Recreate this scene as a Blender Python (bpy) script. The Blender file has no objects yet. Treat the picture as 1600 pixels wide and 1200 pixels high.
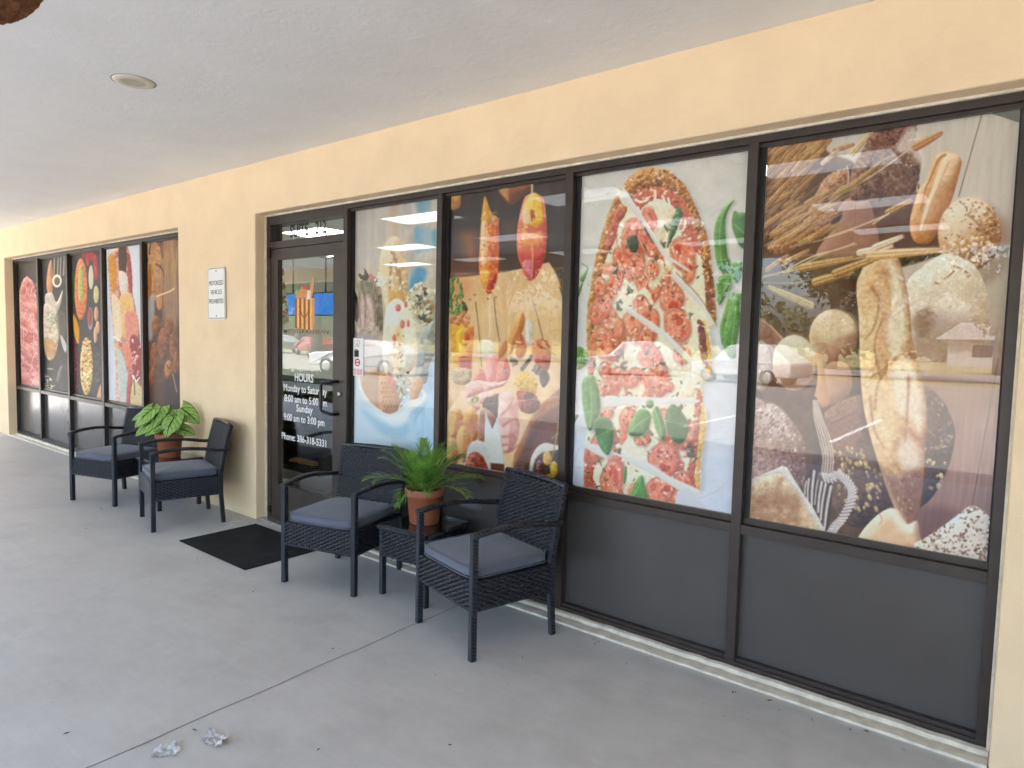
import bpy, bmesh, math, random
from mathutils import Vector, Matrix, Euler
sc = bpy.context.scene
col = sc.collection
rnd = random.Random(11)
PI = math.pi

# ------------------------------------------------------------------ helpers
class MB:
    """collects shapes for ONE mesh object"""
    def __init__(s): s.v = []; s.f = []; s.sm = []; s.uv = {}
    def add(s, vs, fs, smooth=False, M=None, uvs=None):
        o = len(s.v); s.v += [tuple(M @ Vector(p)) if M else tuple(p) for p in vs]
        for k, f in enumerate(fs):
            if uvs: s.uv[len(s.f)] = [uvs[i] for i in f]
            s.f.append(tuple(i + o for i in f)); s.sm.append(smooth)
        return s
    def box(s, x0, x1, y0, y1, z0, z1, M=None):
        vs = [(x, y, z) for x in (x0, x1) for y in (y0, y1) for z in (z0, z1)]
        return s.add(vs, [(0, 1, 3, 2), (4, 6, 7, 5), (0, 4, 5, 1), (2, 3, 7, 6), (0, 2, 6, 4), (1, 5, 7, 3)], M=M)
    def tube(s, P, sec, closed=False, caps=True, smooth=True, up=(0, 0, 1), tap=None):
        """sweep a section (list of 2d points, or radius) along P"""
        if not isinstance(sec, (list, tuple)): sec = [(sec * math.cos(a * PI / 5), sec * math.sin(a * PI / 5)) for a in range(10)]
        P = [Vector(p) for p in P]; n = len(P); m = len(sec); o = len(s.v); up = Vector(up)
        for i, p in enumerate(P):
            d = (P[min(i + 1, n - 1)] - P[max(i - 1, 0)]).normalized()
            u = up if abs(d.dot(up)) < .98 else Vector((0, 1, 0)); a = d.cross(u).normalized(); b = a.cross(d).normalized(); k = tap[i] if tap else 1
            for x, y in sec: s.v.append(tuple(p + a * x * k + b * y * k))
        for i in range(n - 1):
            for j in range(m):
                s.f.append((o + i * m + j, o + i * m + (j + 1) % m, o + (i + 1) * m + (j + 1) % m, o + (i + 1) * m + j)); s.sm.append(smooth)
        if caps:
            s.f.append(tuple(o + j for j in range(m))[::-1]); s.f.append(tuple(o + (n - 1) * m + j for j in range(m))); s.sm += [False, False]
        return s
    def lathe(s, prof, n=36, M=None, smooth=True):
        m = len(prof); vs = [(r * math.cos(2 * PI * k / n), r * math.sin(2 * PI * k / n), z) for k in range(n) for r, z in prof]
        fs = [(k * m + j, ((k + 1) % n) * m + j, ((k + 1) % n) * m + j + 1, k * m + j + 1) for k in range(n) for j in range(m - 1)]
        return s.add(vs, fs, smooth, M)
    def prism(s, pts, d0, d1, M=None):
        """polygon in xz extruded along y"""
        n = len(pts); vs = [(x, d0, z) for x, z in pts] + [(x, d1, z) for x, z in pts]
        fs = [tuple(range(n)), tuple(range(2 * n - 1, n - 1, -1))] + [(i, i + n, (i + 1) % n + n, (i + 1) % n) for i in range(n)]
        return s.add(vs, fs, M=M)
    def grid(s, nu, nv, fn, smooth=True, uv=None, M=None):
        vs = [fn(i / nu, j / nv) for j in range(nv + 1) for i in range(nu + 1)]; w = nu + 1
        fs = [(j * w + i, j * w + i + 1, (j + 1) * w + i + 1, (j + 1) * w + i) for j in range(nv) for i in range(nu)]
        return s.add(vs, fs, smooth, M, [(i / nu, j / nv) for j in range(nv + 1) for i in range(nu + 1)] if uv else None)
    def mesh(s, name):
        me = bpy.data.meshes.new(name); me.from_pydata(s.v, [], s.f); me.polygons.foreach_set('use_smooth', s.sm)
        if s.uv:
            L = me.uv_layers.new(name='UVMap')
            for p in me.polygons:
                q = s.uv.get(p.index)
                if q:
                    for k, li in enumerate(p.loop_indices): L.data[li].uv = q[k]
        me.update(); return me
    def build(s, name, mat, parent=None, bev=0, fix=True):
        me = s.mesh(name)
        if fix:
            bm = bmesh.new(); bm.from_mesh(me); bmesh.ops.recalc_face_normals(bm, faces=bm.faces); bm.to_mesh(me); bm.free()
        return link(name, me, mat, parent, bev)

def link(name, me, mat, parent=None, bev=0):
    o = bpy.data.objects.new(name, me); col.objects.link(o)
    if mat is not None: me.materials.append(mat)
    if parent is not None: o.parent = parent
    if bev:
        m = o.modifiers.new('Bevel', 'BEVEL'); m.width = bev; m.segments = 2; m.limit_method = 'ANGLE'; m.angle_limit = .6
    return o
def tag(o, label, cat, group=None):
    o['label'] = label; o['category'] = cat
    if group: o['group'] = group
    return o
def thing(name, label, cat, loc=(0, 0, 0), rz=0, group=None):
    o = bpy.data.objects.new(name, None); col.objects.link(o); o.location = loc; o.rotation_euler = (0, 0, rz); o.empty_display_size = .1
    return tag(o, label, cat, group)
def structure(o): o['kind'] = 'structure'; return o
def copy_tree(o, loc, rz, label, group=None):
    def rec(a, par):
        c = a.copy(); col.objects.link(c); c.parent = par
        for ch in list(a.children): rec(ch, c)
        return c
    c = rec(o, None); c.location = loc; c.rotation_euler = (0, 0, rz); c['label'] = label
    if group: c['group'] = group
    return c
def text_mesh(txt, size, align='CENTER', sx=1.0, ext=.0004, bold=0):
    cu = bpy.data.curves.new('lettering', 'FONT'); cu.body = txt; cu.size = size; cu.align_x = align; cu.extrude = ext; cu.offset = bold; cu.resolution_u = 3
    o = bpy.data.objects.new('lettering', cu); col.objects.link(o); bpy.context.view_layer.update()
    me = bpy.data.meshes.new_from_object(o.evaluated_get(bpy.context.evaluated_depsgraph_get())); bpy.data.objects.remove(o)
    me.transform(Matrix.Diagonal((sx, 1, 1, 1))); return me

# ---------------------------------------------------------------- materials
def s2l(c): return tuple((v / 12.92 if v <= .04045 else ((v + .055) / 1.055) ** 2.4) for v in (x / 255 for x in c))
class NT:
    def __init__(s, name):
        s.m = bpy.data.materials.new(name); s.m.use_nodes = True; s.t = s.m.node_tree; s.t.nodes.clear()
        s.out = s.n('ShaderNodeOutputMaterial')
    def n(s, typ, **kw):
        x = s.t.nodes.new(typ)
        for k, v in kw.items():
            if k in x.inputs.keys() if hasattr(x.inputs, 'keys') else False: x.inputs[k].default_value = v
            else: setattr(x, k, v)
        return x
    def l(s, a, b): s.t.links.new(a, b)
    def math(s, op, a, b=None, c=None):
        x = s.t.nodes.new('ShaderNodeMath'); x.operation = op
        for i, v in enumerate((a, b, c)):
            if v is None: continue
            if isinstance(v, (int, float)): x.inputs[i].default_value = v
            else: s.l(v, x.inputs[i])
        return x.outputs[0]
    def coord(s, kind='Object', scale=(1, 1, 1), rot=(0, 0, 0)):
        tc = s.n('ShaderNodeTexCoord'); mp = s.n('ShaderNodeMapping'); s.l(tc.outputs[kind], mp.inputs[0]); mp.inputs['Scale'].default_value = scale; mp.inputs['Rotation'].default_value = rot
        return mp.outputs[0]
    def noise(s, vec, scale, detail=4, rough=.55):
        x = s.n('ShaderNodeTexNoise'); s.l(vec, x.inputs['Vector']); x.inputs['Scale'].default_value = scale; x.inputs['Detail'].default_value = detail; x.inputs['Roughness'].default_value = rough
        return x.outputs['Fac']
    def ramp(s, fac, stops):
        x = s.n('ShaderNodeValToRGB'); s.l(fac, x.inputs[0]); e = x.color_ramp.elements
        while len(e) < len(stops): e.new(.5)
        for q, (p, c) in zip(e, stops): q.position = p; q.color = (*c, 1) if len(c) == 3 else c
        return x.outputs['Color']
    def mix(s, fac, a, b, mode='MIX'):
        x = s.n('ShaderNodeMix'); x.data_type = 'RGBA'; x.blend_type = mode
        for sock, v in ((x.inputs[0], fac), (x.inputs[6], a), (x.inputs[7], b)):
            if isinstance(v, (int, float)): sock.default_value = v
            elif isinstance(v, tuple): sock.default_value = (*v, 1) if len(v) == 3 else v
            else: s.l(v, sock)
        return x.outputs[2]
    def bsdf(s, base=None, rough=.6, metal=0, spec=.5, bump=None, bs=.3, bd=.01, coat=0, sheen=0):
        b = s.n('ShaderNodeBsdfPrincipled')
        for nm, v in (('Base Color', base), ('Roughness', rough)):
            if isinstance(v, tuple): b.inputs[nm].default_value = (*v, 1)
            elif isinstance(v, (int, float)): b.inputs[nm].default_value = v
            elif v is not None: s.l(v, b.inputs[nm])
        b.inputs['Metallic'].default_value = metal; b.inputs['Specular IOR Level'].default_value = spec; b.inputs['Coat Weight'].default_value = coat; b.inputs['Sheen Weight'].default_value = sheen
        if bump is not None:
            n = s.n('ShaderNodeBump'); n.inputs['Strength'].default_value = bs; n.inputs['Distance'].default_value = bd; s.l(bump, n.inputs['Height']); s.l(n.outputs[0], b.inputs['Normal'])
        s.l(b.outputs[0], s.out.inputs[0]); return b
def plain(name, c, rough=.5, metal=0, spec=.5, var=.12, scale=30, bs=0, bd=.002, coat=0, sheen=0):
    t = NT(name); v = t.coord(); nz = t.noise(v, scale, 5)
    lo = tuple(x * (1 - var) for x in c); hi = tuple(min(1, x * (1 + var)) for x in c)
    t.bsdf(t.ramp(nz, [(.3, lo), (.7, hi)]), rough, metal, spec, nz if bs else None, bs, bd, coat, sheen); return t.m
def emit(name, c, st):
    t = NT(name); e = t.n('ShaderNodeEmission'); e.inputs[0].default_value = (*c, 1); e.inputs[1].default_value = st; t.l(e.outputs[0], t.out.inputs[0]); return t.m

def stucco(name, c, bs=.5, var=.06, stain=None):
    t = NT(name); v = t.coord(); a = t.noise(v, 3.2, 4); b = t.noise(v, 26, 6, .62); d = t.noise(v, 110, 4)
    w = t.n('ShaderNodeTexVoronoi'); w.feature = 'SMOOTH_F1'; t.l(v, w.inputs['Vector']); w.inputs['Scale'].default_value = 7
    big = t.noise(v, 9, 3)
    h = t.math('ADD', t.math('MULTIPLY', t.math('SMOOTH_MAX', big, .55, .05), 1.3), t.math('ADD', t.math('MULTIPLY', b, .45), t.math('MULTIPLY', d, .18)))
    base = t.ramp(a, [(.25, tuple(x * (1 - var) for x in c)), (.75, tuple(min(1, x * (1 + var)) for x in c))])
    if stain:
        sp = t.noise(v, 14, 8, .75); base = t.mix(t.ramp(sp, [(.70, (0, 0, 0)), (.78, (.5, .5, .5))]), base, stain)
    t.bsdf(base, .85, 0, .25, h, bs, .012); return t.m

M = {}
M['wall'] = stucco('peach_stucco', (.84, .66, .435), .5, .06, (.64, .52, .36))
M['reveal'] = M['wall']
M['soffit'] = stucco('soffit_plaster', (.85, .84, .805), .34, .03, (.60, .57, .53))
M['trim'] = plain('cream_sill_paint', (.72, .67, .56), .6, var=.18, scale=18, bs=.4, bd=.004)
M['bronze'] = plain('dark_bronze_aluminium', (.046, .035, .030), .40, .15, .5, var=.18, scale=9)
M['gasket'] = plain('black_gasket', (.008, .008, .009), .55)
def panel_mat():
    t = NT('grey_spandrel_glass'); v = t.coord(); a = t.noise(v, 1.6, 4); d = t.noise(v, 60, 6, .7)
    base = t.ramp(a, [(.3, (.074, .068, .064)), (.75, (.094, .087, .082))])
    base = t.mix(t.ramp(d, [(.68, (0, 0, 0)), (.74, (.4, .4, .4))]), base, (.24, .24, .24))
    vo = t.n('ShaderNodeTexVoronoi'); t.l(v, vo.inputs['Vector']); vo.inputs['Scale'].default_value = 5; base = t.mix(t.math('MULTIPLY', t.math('LESS_THAN', vo.outputs['Distance'], .020), .35), base, (.42, .42, .42))
    t.bsdf(base, t.ramp(a, [(.3, (.16, .16, .16)), (.7, (.26, .26, .26))]), 0, .5); return t.m
M['panel'] = panel_mat()
def glass_mat(name, tint, f0=.042, bonded=False):
    t = NT(name); g = t.n('ShaderNodeNewGeometry'); d = t.n('ShaderNodeVectorMath'); d.operation = 'DOT_PRODUCT'; t.l(g.outputs['Normal'], d.inputs[0]); t.l(g.outputs['Incoming'], d.inputs[1])
    k = t.math('POWER', t.math('SUBTRACT', 1.0, t.math('ABSOLUTE', d.outputs['Value'])), 5.0)
    fac = t.math('ADD', t.math('MULTIPLY', k, 1 - f0), f0)
    if bonded: fac = t.math('MULTIPLY', fac, t.math('SUBTRACT', 1.0, g.outputs['Backfacing']))      # film glued to the inner face: one reflecting surface
    tr = t.n('ShaderNodeBsdfTransparent'); tr.inputs[0].default_value = (*tint, 1); gl = t.n('ShaderNodeBsdfGlossy'); gl.inputs['Roughness'].default_value = .0; gl.inputs['Color'].default_value = (.98, .99, 1, 1)
    mx = t.n('ShaderNodeMixShader'); t.l(fac, mx.inputs[0]); t.l(tr.outputs[0], mx.inputs[1]); t.l(gl.outputs[0], mx.inputs[2]); t.l(mx.outputs[0], t.out.inputs[0]); return t.m
M['glass'] = glass_mat('clear_window_glass', (.97, .985, .975))
M['door_glass'] = glass_mat('door_glass', (.93, .96, .945), .075)
M['film_glass'] = glass_mat('film_backed_glass', (.98, .985, .98), .072, True)
M['table_glass'] = glass_mat('table_top_glass', (.72, .80, .78), .06)
M['carglass'] = plain('dark_car_glass', (.01, .012, .014), .06, 0, .6)
def film_mat(name, thru, gain):
    t = NT(name); a = t.n('ShaderNodeAttribute'); a.attribute_name = 'print'
    v = t.coord(); nz = t.noise(v, 900, 2)
    c = t.mix(.012, a.outputs['Color'], t.ramp(nz, [(.3, (.2, .2, .2)), (.7, (.9, .9, .9))]), 'OVERLAY')
    b = t.n('ShaderNodeBsdfPrincipled'); t.l(c, b.inputs['Base Color']); b.inputs['Roughness'].default_value = .45; b.inputs['Specular IOR Level'].default_value = .2
    tr = t.n('ShaderNodeBsdfTransparent'); tr.inputs[0].default_value = (.86, .92, 1, 1); mx = t.n('ShaderNodeMixShader'); mx.inputs[0].default_value = thru
    t.l(b.outputs[0], mx.inputs[1]); t.l(tr.outputs[0], mx.inputs[2]); t.l(mx.outputs[0], t.out.inputs[0]); return t.m
M['film'] = film_mat('perforated_print_film', .026, 1); M['film_thin'] = film_mat('perforated_print_film_thin', .14, 1)
def concrete():
    t = NT('broom_finished_concrete'); v = t.coord(); a = t.noise(v, .9, 6, .6); b = t.noise(v, 7, 6, .65); st = t.noise(t.coord(scale=(1, 14, 1), rot=(0, 0, .5)), 2.2, 5); f = t.noise(v, 240, 3)
    base = t.ramp(a, [(.25, (.53, .525, .50)), (.5, (.585, .58, .555)), (.78, (.64, .635, .61))])
    base = t.mix(.28, base, t.ramp(b, [(.3, (.26, .26, .255)), (.75, (.60, .60, .585))]), 'MIX')
    base = t.mix(.05, base, t.ramp(st, [(.35, (.2, .2, .2)), (.7, (.7, .7, .68))]))
    g2 = t.noise(v, 2.6, 7, .7); base = t.mix(t.ramp(g2, [(.50, (0, 0, 0)), (.74, (.5, .5, .5))]), base, (.36, .35, .33))
    sp = t.noise(v, 38, 2); base = t.mix(t.ramp(sp, [(.73, (0, 0, 0)), (.77, (.55, .55, .55))]), base, (.16, .15, .14))
    base = t.mix(.08, base, t.ramp(f, [(.3, (.1, .1, .1)), (.7, (.9, .9, .9))]))
    t.bsdf(base, t.ramp(b, [(.3, (.42, .42, .42)), (.7, (.62, .62, .62))]), 0, .4, t.math('ADD', t.math('MULTIPLY', f, .5), t.math('MULTIPLY', st, .25)), .10, .003); return t.m
M['concrete'] = concrete()
M['joint'] = plain('score_joint_dark', (.13, .125, .115), .9)  # dark strip colour of the scored joint
M['asphalt'] = plain('lot_asphalt', (.23, .215, .195), .85, var=.2, scale=3, bs=.3, bd=.01)
M['grass'] = plain('dry_lawn', (.26, .24, .10), .9, var=.4, scale=1.5, bs=.5, bd=.05)
M['white_paint'] = plain('road_paint', (.75, .75, .72), .6)
# ---------------------------------------------------------------------------
# printed window films: a small painting kit.  Every film is painted on its own
# sheet (sketch units), then rectified to the sheet's rectangle by its 4 corners
# and stored as colours of the print.
# ---------------------------------------------------------------------------
import numpy as np
F32 = np.float32

def _hash(ix, iy, seed):
    h = (ix.astype(np.int64) * 374761393 + iy.astype(np.int64) * 668265263 + int(seed) * 2147483) & 0xffffffff
    h = ((h ^ (h >> 13)) * 1274126177) & 0xffffffff
    return ((h ^ (h >> 16)) & 0xffff).astype(F32) / F32(65535)

def vnoise(x, y, seed=0):
    ix = np.floor(x); iy = np.floor(y); fx = x - ix; fy = y - iy
    fx = fx * fx * (3 - 2 * fx); fy = fy * fy * (3 - 2 * fy)
    a = _hash(ix, iy, seed); b = _hash(ix + 1, iy, seed); c = _hash(ix, iy + 1, seed); d = _hash(ix + 1, iy + 1, seed)
    return a + (b - a) * fx + (c - a) * fy + (a - b - c + d) * fx * fy

def fbm(x, y, seed=0, oct=4):
    s = 0; a = .5; t = 0
    for k in range(oct):
        s = s + a * vnoise(x, y, seed + 17 * k); t += a; a *= .55; x = x * 2.03 + 5.1; y = y * 2.03 + 1.7
    return s / t - .5

def smooth_pts(P, n=8, closed=True):
    P = np.asarray(P, float); N = len(P); out = []
    for i in range(N if closed else N - 1):
        if closed: p0, p1, p2, p3 = P[i - 1], P[i], P[(i + 1) % N], P[(i + 2) % N]
        else: p0, p1, p2, p3 = P[max(i - 1, 0)], P[i], P[i + 1], P[min(i + 2, N - 1)]
        for t in np.arange(n) / n:
            out.append(.5 * ((2 * p1) + (p2 - p0) * t + (2 * p0 - 5 * p1 + 4 * p2 - p3) * t * t + (3 * p1 - p0 - 3 * p2 + p3) * t ** 3))
    if not closed: out.append(P[-1])
    return np.array(out)

def C3(c): return np.array(c, F32)

def ramp(v, cols):
    cols = [C3(c) for c in cols]; n = len(cols) - 1
    v = np.clip(v, 0, 1) * n; i = np.minimum(v.astype(int), n - 1); f = (v - i)[..., None]
    T = np.stack(cols); return T[i] * (1 - f) + T[i + 1] * f

class Sheet:
    def __init__(s, x0, y0, x1, y1, S=1.5):
        s.x0, s.y0, s.S = x0, y0, S
        s.w = int((x1 - x0) * S); s.h = int((y1 - y0) * S)
        s.Y, s.X = np.meshgrid(np.arange(s.h, dtype=F32) / S + y0, np.arange(s.w, dtype=F32) / S + x0, indexing='ij')
        s.A = np.zeros((s.h, s.w, 3), F32); s.seed = 1; s.rng = np.random.RandomState(7)
        s.ox, s.oy, s.k = 0, 0, 1.0
    def crop(s, ox, oy, k): s.ox, s.oy, s.k = ox, oy, k; return s
    def m(s, P):
        P = np.asarray(P, float); return np.stack([s.ox + P[:, 0] / s.k, s.oy + P[:, 1] / s.k], -1)
    def px(s): s.ox, s.oy, s.k = 0, 0, 1.0
    def box(s, P, pad):
        a = P.min(0) - pad; b = P.max(0) + pad
        i0 = max(0, int((a[0] - s.x0) * s.S)); i1 = min(s.w, int((b[0] - s.x0) * s.S) + 2)
        j0 = max(0, int((a[1] - s.y0) * s.S)); j1 = min(s.h, int((b[1] - s.y0) * s.S) + 2)
        return (slice(j0, j1), slice(i0, i1)) if i1 > i0 and j1 > j0 else None
    def put(s, sl, a, col): s.A[sl] = s.A[sl] * (1 - a[..., None]) + col * a[..., None]
    def sdf(s, Q, X, Y):
        n = len(Q); d = np.full(X.shape, 1e9, F32); ins = np.zeros(X.shape, bool)
        for i in range(n):
            ax, ay = Q[i - 1]; bx, by = Q[i]; ex, ey = bx - ax, by - ay
            L = ex * ex + ey * ey + 1e-9
            t = np.clip(((X - ax) * ex + (Y - ay) * ey) / L, 0, 1)
            d = np.minimum(d, (X - ax - t * ex) ** 2 + (Y - ay - t * ey) ** 2)
            if ay != by: ins ^= ((ay > Y) != (by > Y)) & (X < (bx - ax) * (Y - ay) / (by - ay) + ax)
        d = np.sqrt(d); return np.where(ins, d, -d)
    # a solid piece: cols = ramp dark..light, r = rounding radius, light dir, n = noise (scale, amount)
    def blob(s, P, cols, r=12, soft=.8, n=(6, .25), light=(-.5, -.8), smooth=True, rough=0, alpha=1.0, k=.55, base=.5, st=None, oct=4):
        s.seed += 31
        Q = s.m(P); Q = smooth_pts(Q, 6) if smooth else Q
        sl = s.box(Q, soft + 1)
        if sl is None: return
        X, Y = s.X[sl], s.Y[sl]; D = s.sdf(Q, X, Y)
        if rough: D = D + rough * 2 * fbm(X / 3.5, Y / 3.5, s.seed + 3, 3)
        a = np.clip(.5 + D / soft, 0, 1) * alpha
        hgt = np.clip(D / r, 0, 1); hgt = np.sqrt(np.maximum(0, 1 - (1 - hgt) ** 2)) * r
        gy, gx = np.gradient(hgt); gx *= s.S; gy *= s.S
        lam = -(gx * light[0] + gy * light[1]) / np.sqrt(1 + gx * gx + gy * gy)
        if st: 
            c, sn = math.cos(math.radians(st[0])), math.sin(math.radians(st[0]))
            U = (X * c + Y * sn) / st[1]; V = (-X * sn + Y * c)
        else: U, V = X, Y
        v = base + k * lam * .9 + n[1] * 2 * fbm(U / n[0], V / n[0], s.seed, oct)
        s.put(sl, a, ramp(v, cols))
    def ell(s, cx, cy, rx, ry, cols, rot=0, **kw):
        t = np.arange(20) * 2 * math.pi / 20; c, sn = math.cos(math.radians(rot)), math.sin(math.radians(rot))
        x = rx * np.cos(t); y = ry * np.sin(t)
        s.blob(np.stack([cx + x * c - y * sn, cy + x * sn + y * c], -1), cols, smooth=False, **kw)
    def stroke(s, P, w0, cols, w1=None, soft=.7, alpha=1.0, n=(5, .15), smooth=True, k=.35):
        s.seed += 31
        w1 = w0 if w1 is None else w1; Q = s.m(P); Q = smooth_pts(Q, 6, False) if smooth and len(Q) > 2 else Q
        sl = s.box(Q, max(w0, w1) + 1)
        if sl is None: return
        X, Y = s.X[sl], s.Y[sl]; best = np.full(X.shape, 1e9, F32); side = np.zeros(X.shape, F32); N = len(Q) - 1
        for i in range(N):
            ax, ay = Q[i]; ex, ey = Q[i + 1] - Q[i]; L = ex * ex + ey * ey + 1e-9
            t = np.clip(((X - ax) * ex + (Y - ay) * ey) / L, 0, 1)
            d = np.sqrt((X - ax - t * ex) ** 2 + (Y - ay - t * ey) ** 2)
            w = (w0 + (w1 - w0) * (i + t) / N) / 2
            sg = ((X - ax) * ey - (Y - ay) * ex) / math.sqrt(L)
            dd = d - w; up = dd < best
            side = np.where(up, sg / np.maximum(w, .3), side); best = np.minimum(best, dd)
        a = np.clip(.5 - best / soft, 0, 1) * alpha
        v = .5 + k * np.clip(side, -1, 1) + n[1] * 2 * fbm(X / n[0], Y / n[0], s.seed, 3)
        s.put(sl, a, ramp(v, cols))
    def scatter(s, P, num, size, cols, asp=1.6, rot=None, alpha=.9, smooth=True, jit=18, soft=.7):
        Q = s.m(P); Qs = smooth_pts(Q, 5) if smooth else Q
        a, b = Qs.min(0), Qs.max(0); r = s.rng; done = 0; tries = 0
        ox, oy, k = s.ox, s.oy, s.k; s.px()
        while done < num and tries < num * 6:
            tries += 1; x = r.uniform(a[0], b[0]); y = r.uniform(a[1], b[1])
            if s.sdf(Qs, np.array([[x]], F32), np.array([[y]], F32))[0, 0] < 0: continue
            done += 1; sz = r.uniform(*size); c = C3(cols[r.randint(len(cols))]) + r.uniform(-jit, jit)
            th = (r.uniform(0, 180) if rot is None else rot + r.uniform(-18, 18))
            sl = s.box(np.array([[x, y]]), sz * asp + 1)
            if sl is None: continue
            X, Y = s.X[sl] - x, s.Y[sl] - y; cc, sn = math.cos(math.radians(th)), math.sin(math.radians(th))
            d = np.sqrt(((X * cc + Y * sn) / asp) ** 2 + (-X * sn + Y * cc) ** 2) - sz
            s.put(sl, np.clip(.5 - d / soft, 0, 1) * alpha, c * (1 + .12 * np.clip(-Y / sz, -1, 1))[..., None])
        s.ox, s.oy, s.k = ox, oy, k
    def wash(s, P, col, alpha, soft=10, smooth=True):
        Q = s.m(P); Q = smooth_pts(Q, 6) if smooth else Q
        sl = s.box(Q, soft)
        if sl is None: return
        D = s.sdf(Q, s.X[sl], s.Y[sl]); s.put(sl, np.clip(.5 + D / soft, 0, 1) * alpha, C3(col))
    def grad(s, stops, axis='y'):
        T = s.Y if axis == 'y' else s.X; xs = [q[0] for q in stops]
        for c in range(3): s.A[..., c] = np.interp(T, xs, [q[1][c] for q in stops])
    def grain(s, amt, scale=1.2, P=None, st=None, soft=3):
        s.seed += 31
        if P is None: sl = (slice(None), slice(None)); w = 1
        else:
            Q = smooth_pts(s.m(P), 5); sl = s.box(Q, soft)
            if sl is None: return
            w = np.clip(.5 + s.sdf(Q, s.X[sl], s.Y[sl]) / soft, 0, 1)
        X, Y = s.X[sl], s.Y[sl]
        if st:
            c, sn = math.cos(math.radians(st[0])), math.sin(math.radians(st[0])); X, Y = (X * c + Y * sn) / st[1], -X * sn + Y * c
        s.A[sl] *= (1 + amt * 2 * w * fbm(X / scale, Y / scale, s.seed, 3))[..., None]
    def ear(s, a, b, w, cols, awn=0, n=None):
        a = s.m([a])[0]; b = s.m([b])[0]; ox, oy, k = s.ox, s.oy, s.k; s.px()
        d = b - a; L = math.hypot(*d); d /= L; nrm = np.array([-d[1], d[0]]); n = n or max(5, int(L / (w * .30)))
        ang = math.degrees(math.atan2(d[1], d[0]))
        s.stroke([a, b], w * .6, [cols[0], cols[1]], w * .2)
        for i in range(n):
            t = i / n; ww = w * (1 - .55 * t * t) * .5
            for sg in (-1, 1):
                c = a + d * L * t + nrm * sg * ww * .55
                if awn: s.stroke([c, c + d * awn * (1 - .4 * t) + nrm * sg * awn * .35], .8, [cols[1], cols[2]], .3, alpha=.8)
                s.ell(c[0], c[1], ww * .95, ww * .5, cols, rot=ang + sg * 24, r=ww * .6, n=(2, .3), soft=.7, k=.5)
        s.ox, s.oy, s.k = ox, oy, k
    def sample(s, U, V):
        x = np.clip((U - s.x0) * s.S, 0, s.w - 1.01); y = np.clip((V - s.y0) * s.S, 0, s.h - 1.01)
        i = x.astype(int); j = y.astype(int); fx = (x - i)[..., None]; fy = (y - j)[..., None]; A = s.A
        return (A[j, i] * (1 - fx) + A[j, i + 1] * fx) * (1 - fy) + (A[j + 1, i] * (1 - fx) + A[j + 1, i + 1] * fx) * fy

def rectify(src, nu, nv):
    # homography unit square -> 4 sketch corners (tl, tr, br, bl)
    A = []; B = []
    for (u, v), (x, y) in zip([(0, 0), (1, 0), (1, 1), (0, 1)], src):
        A.append([u, v, 1, 0, 0, 0, -u * x, -v * x]); B.append(x); A.append([0, 0, 0, u, v, 1, -u * y, -v * y]); B.append(y)
    h = np.linalg.solve(np.array(A, float), np.array(B, float))
    V, U = np.meshgrid(np.linspace(0, 1, nv), np.linspace(0, 1, nu), indexing='ij')
    w = h[6] * U + h[7] * V + 1
    return (h[0] * U + h[1] * V + h[2]) / w, (h[3] * U + h[4] * V + h[5]) / w
CRUST = [(70, 42, 30), (128, 84, 58), (176, 128, 88), (216, 184, 144)]
GOLD = [(110, 66, 36), (164, 108, 62), (204, 152, 98), (232, 204, 162)]
FLOUR = [(150, 112, 82), (196, 168, 136), (222, 208, 188), (240, 234, 224)]
WHEAT = [(84, 54, 32), (142, 98, 56), (190, 146, 92), (226, 196, 148)]

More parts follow.
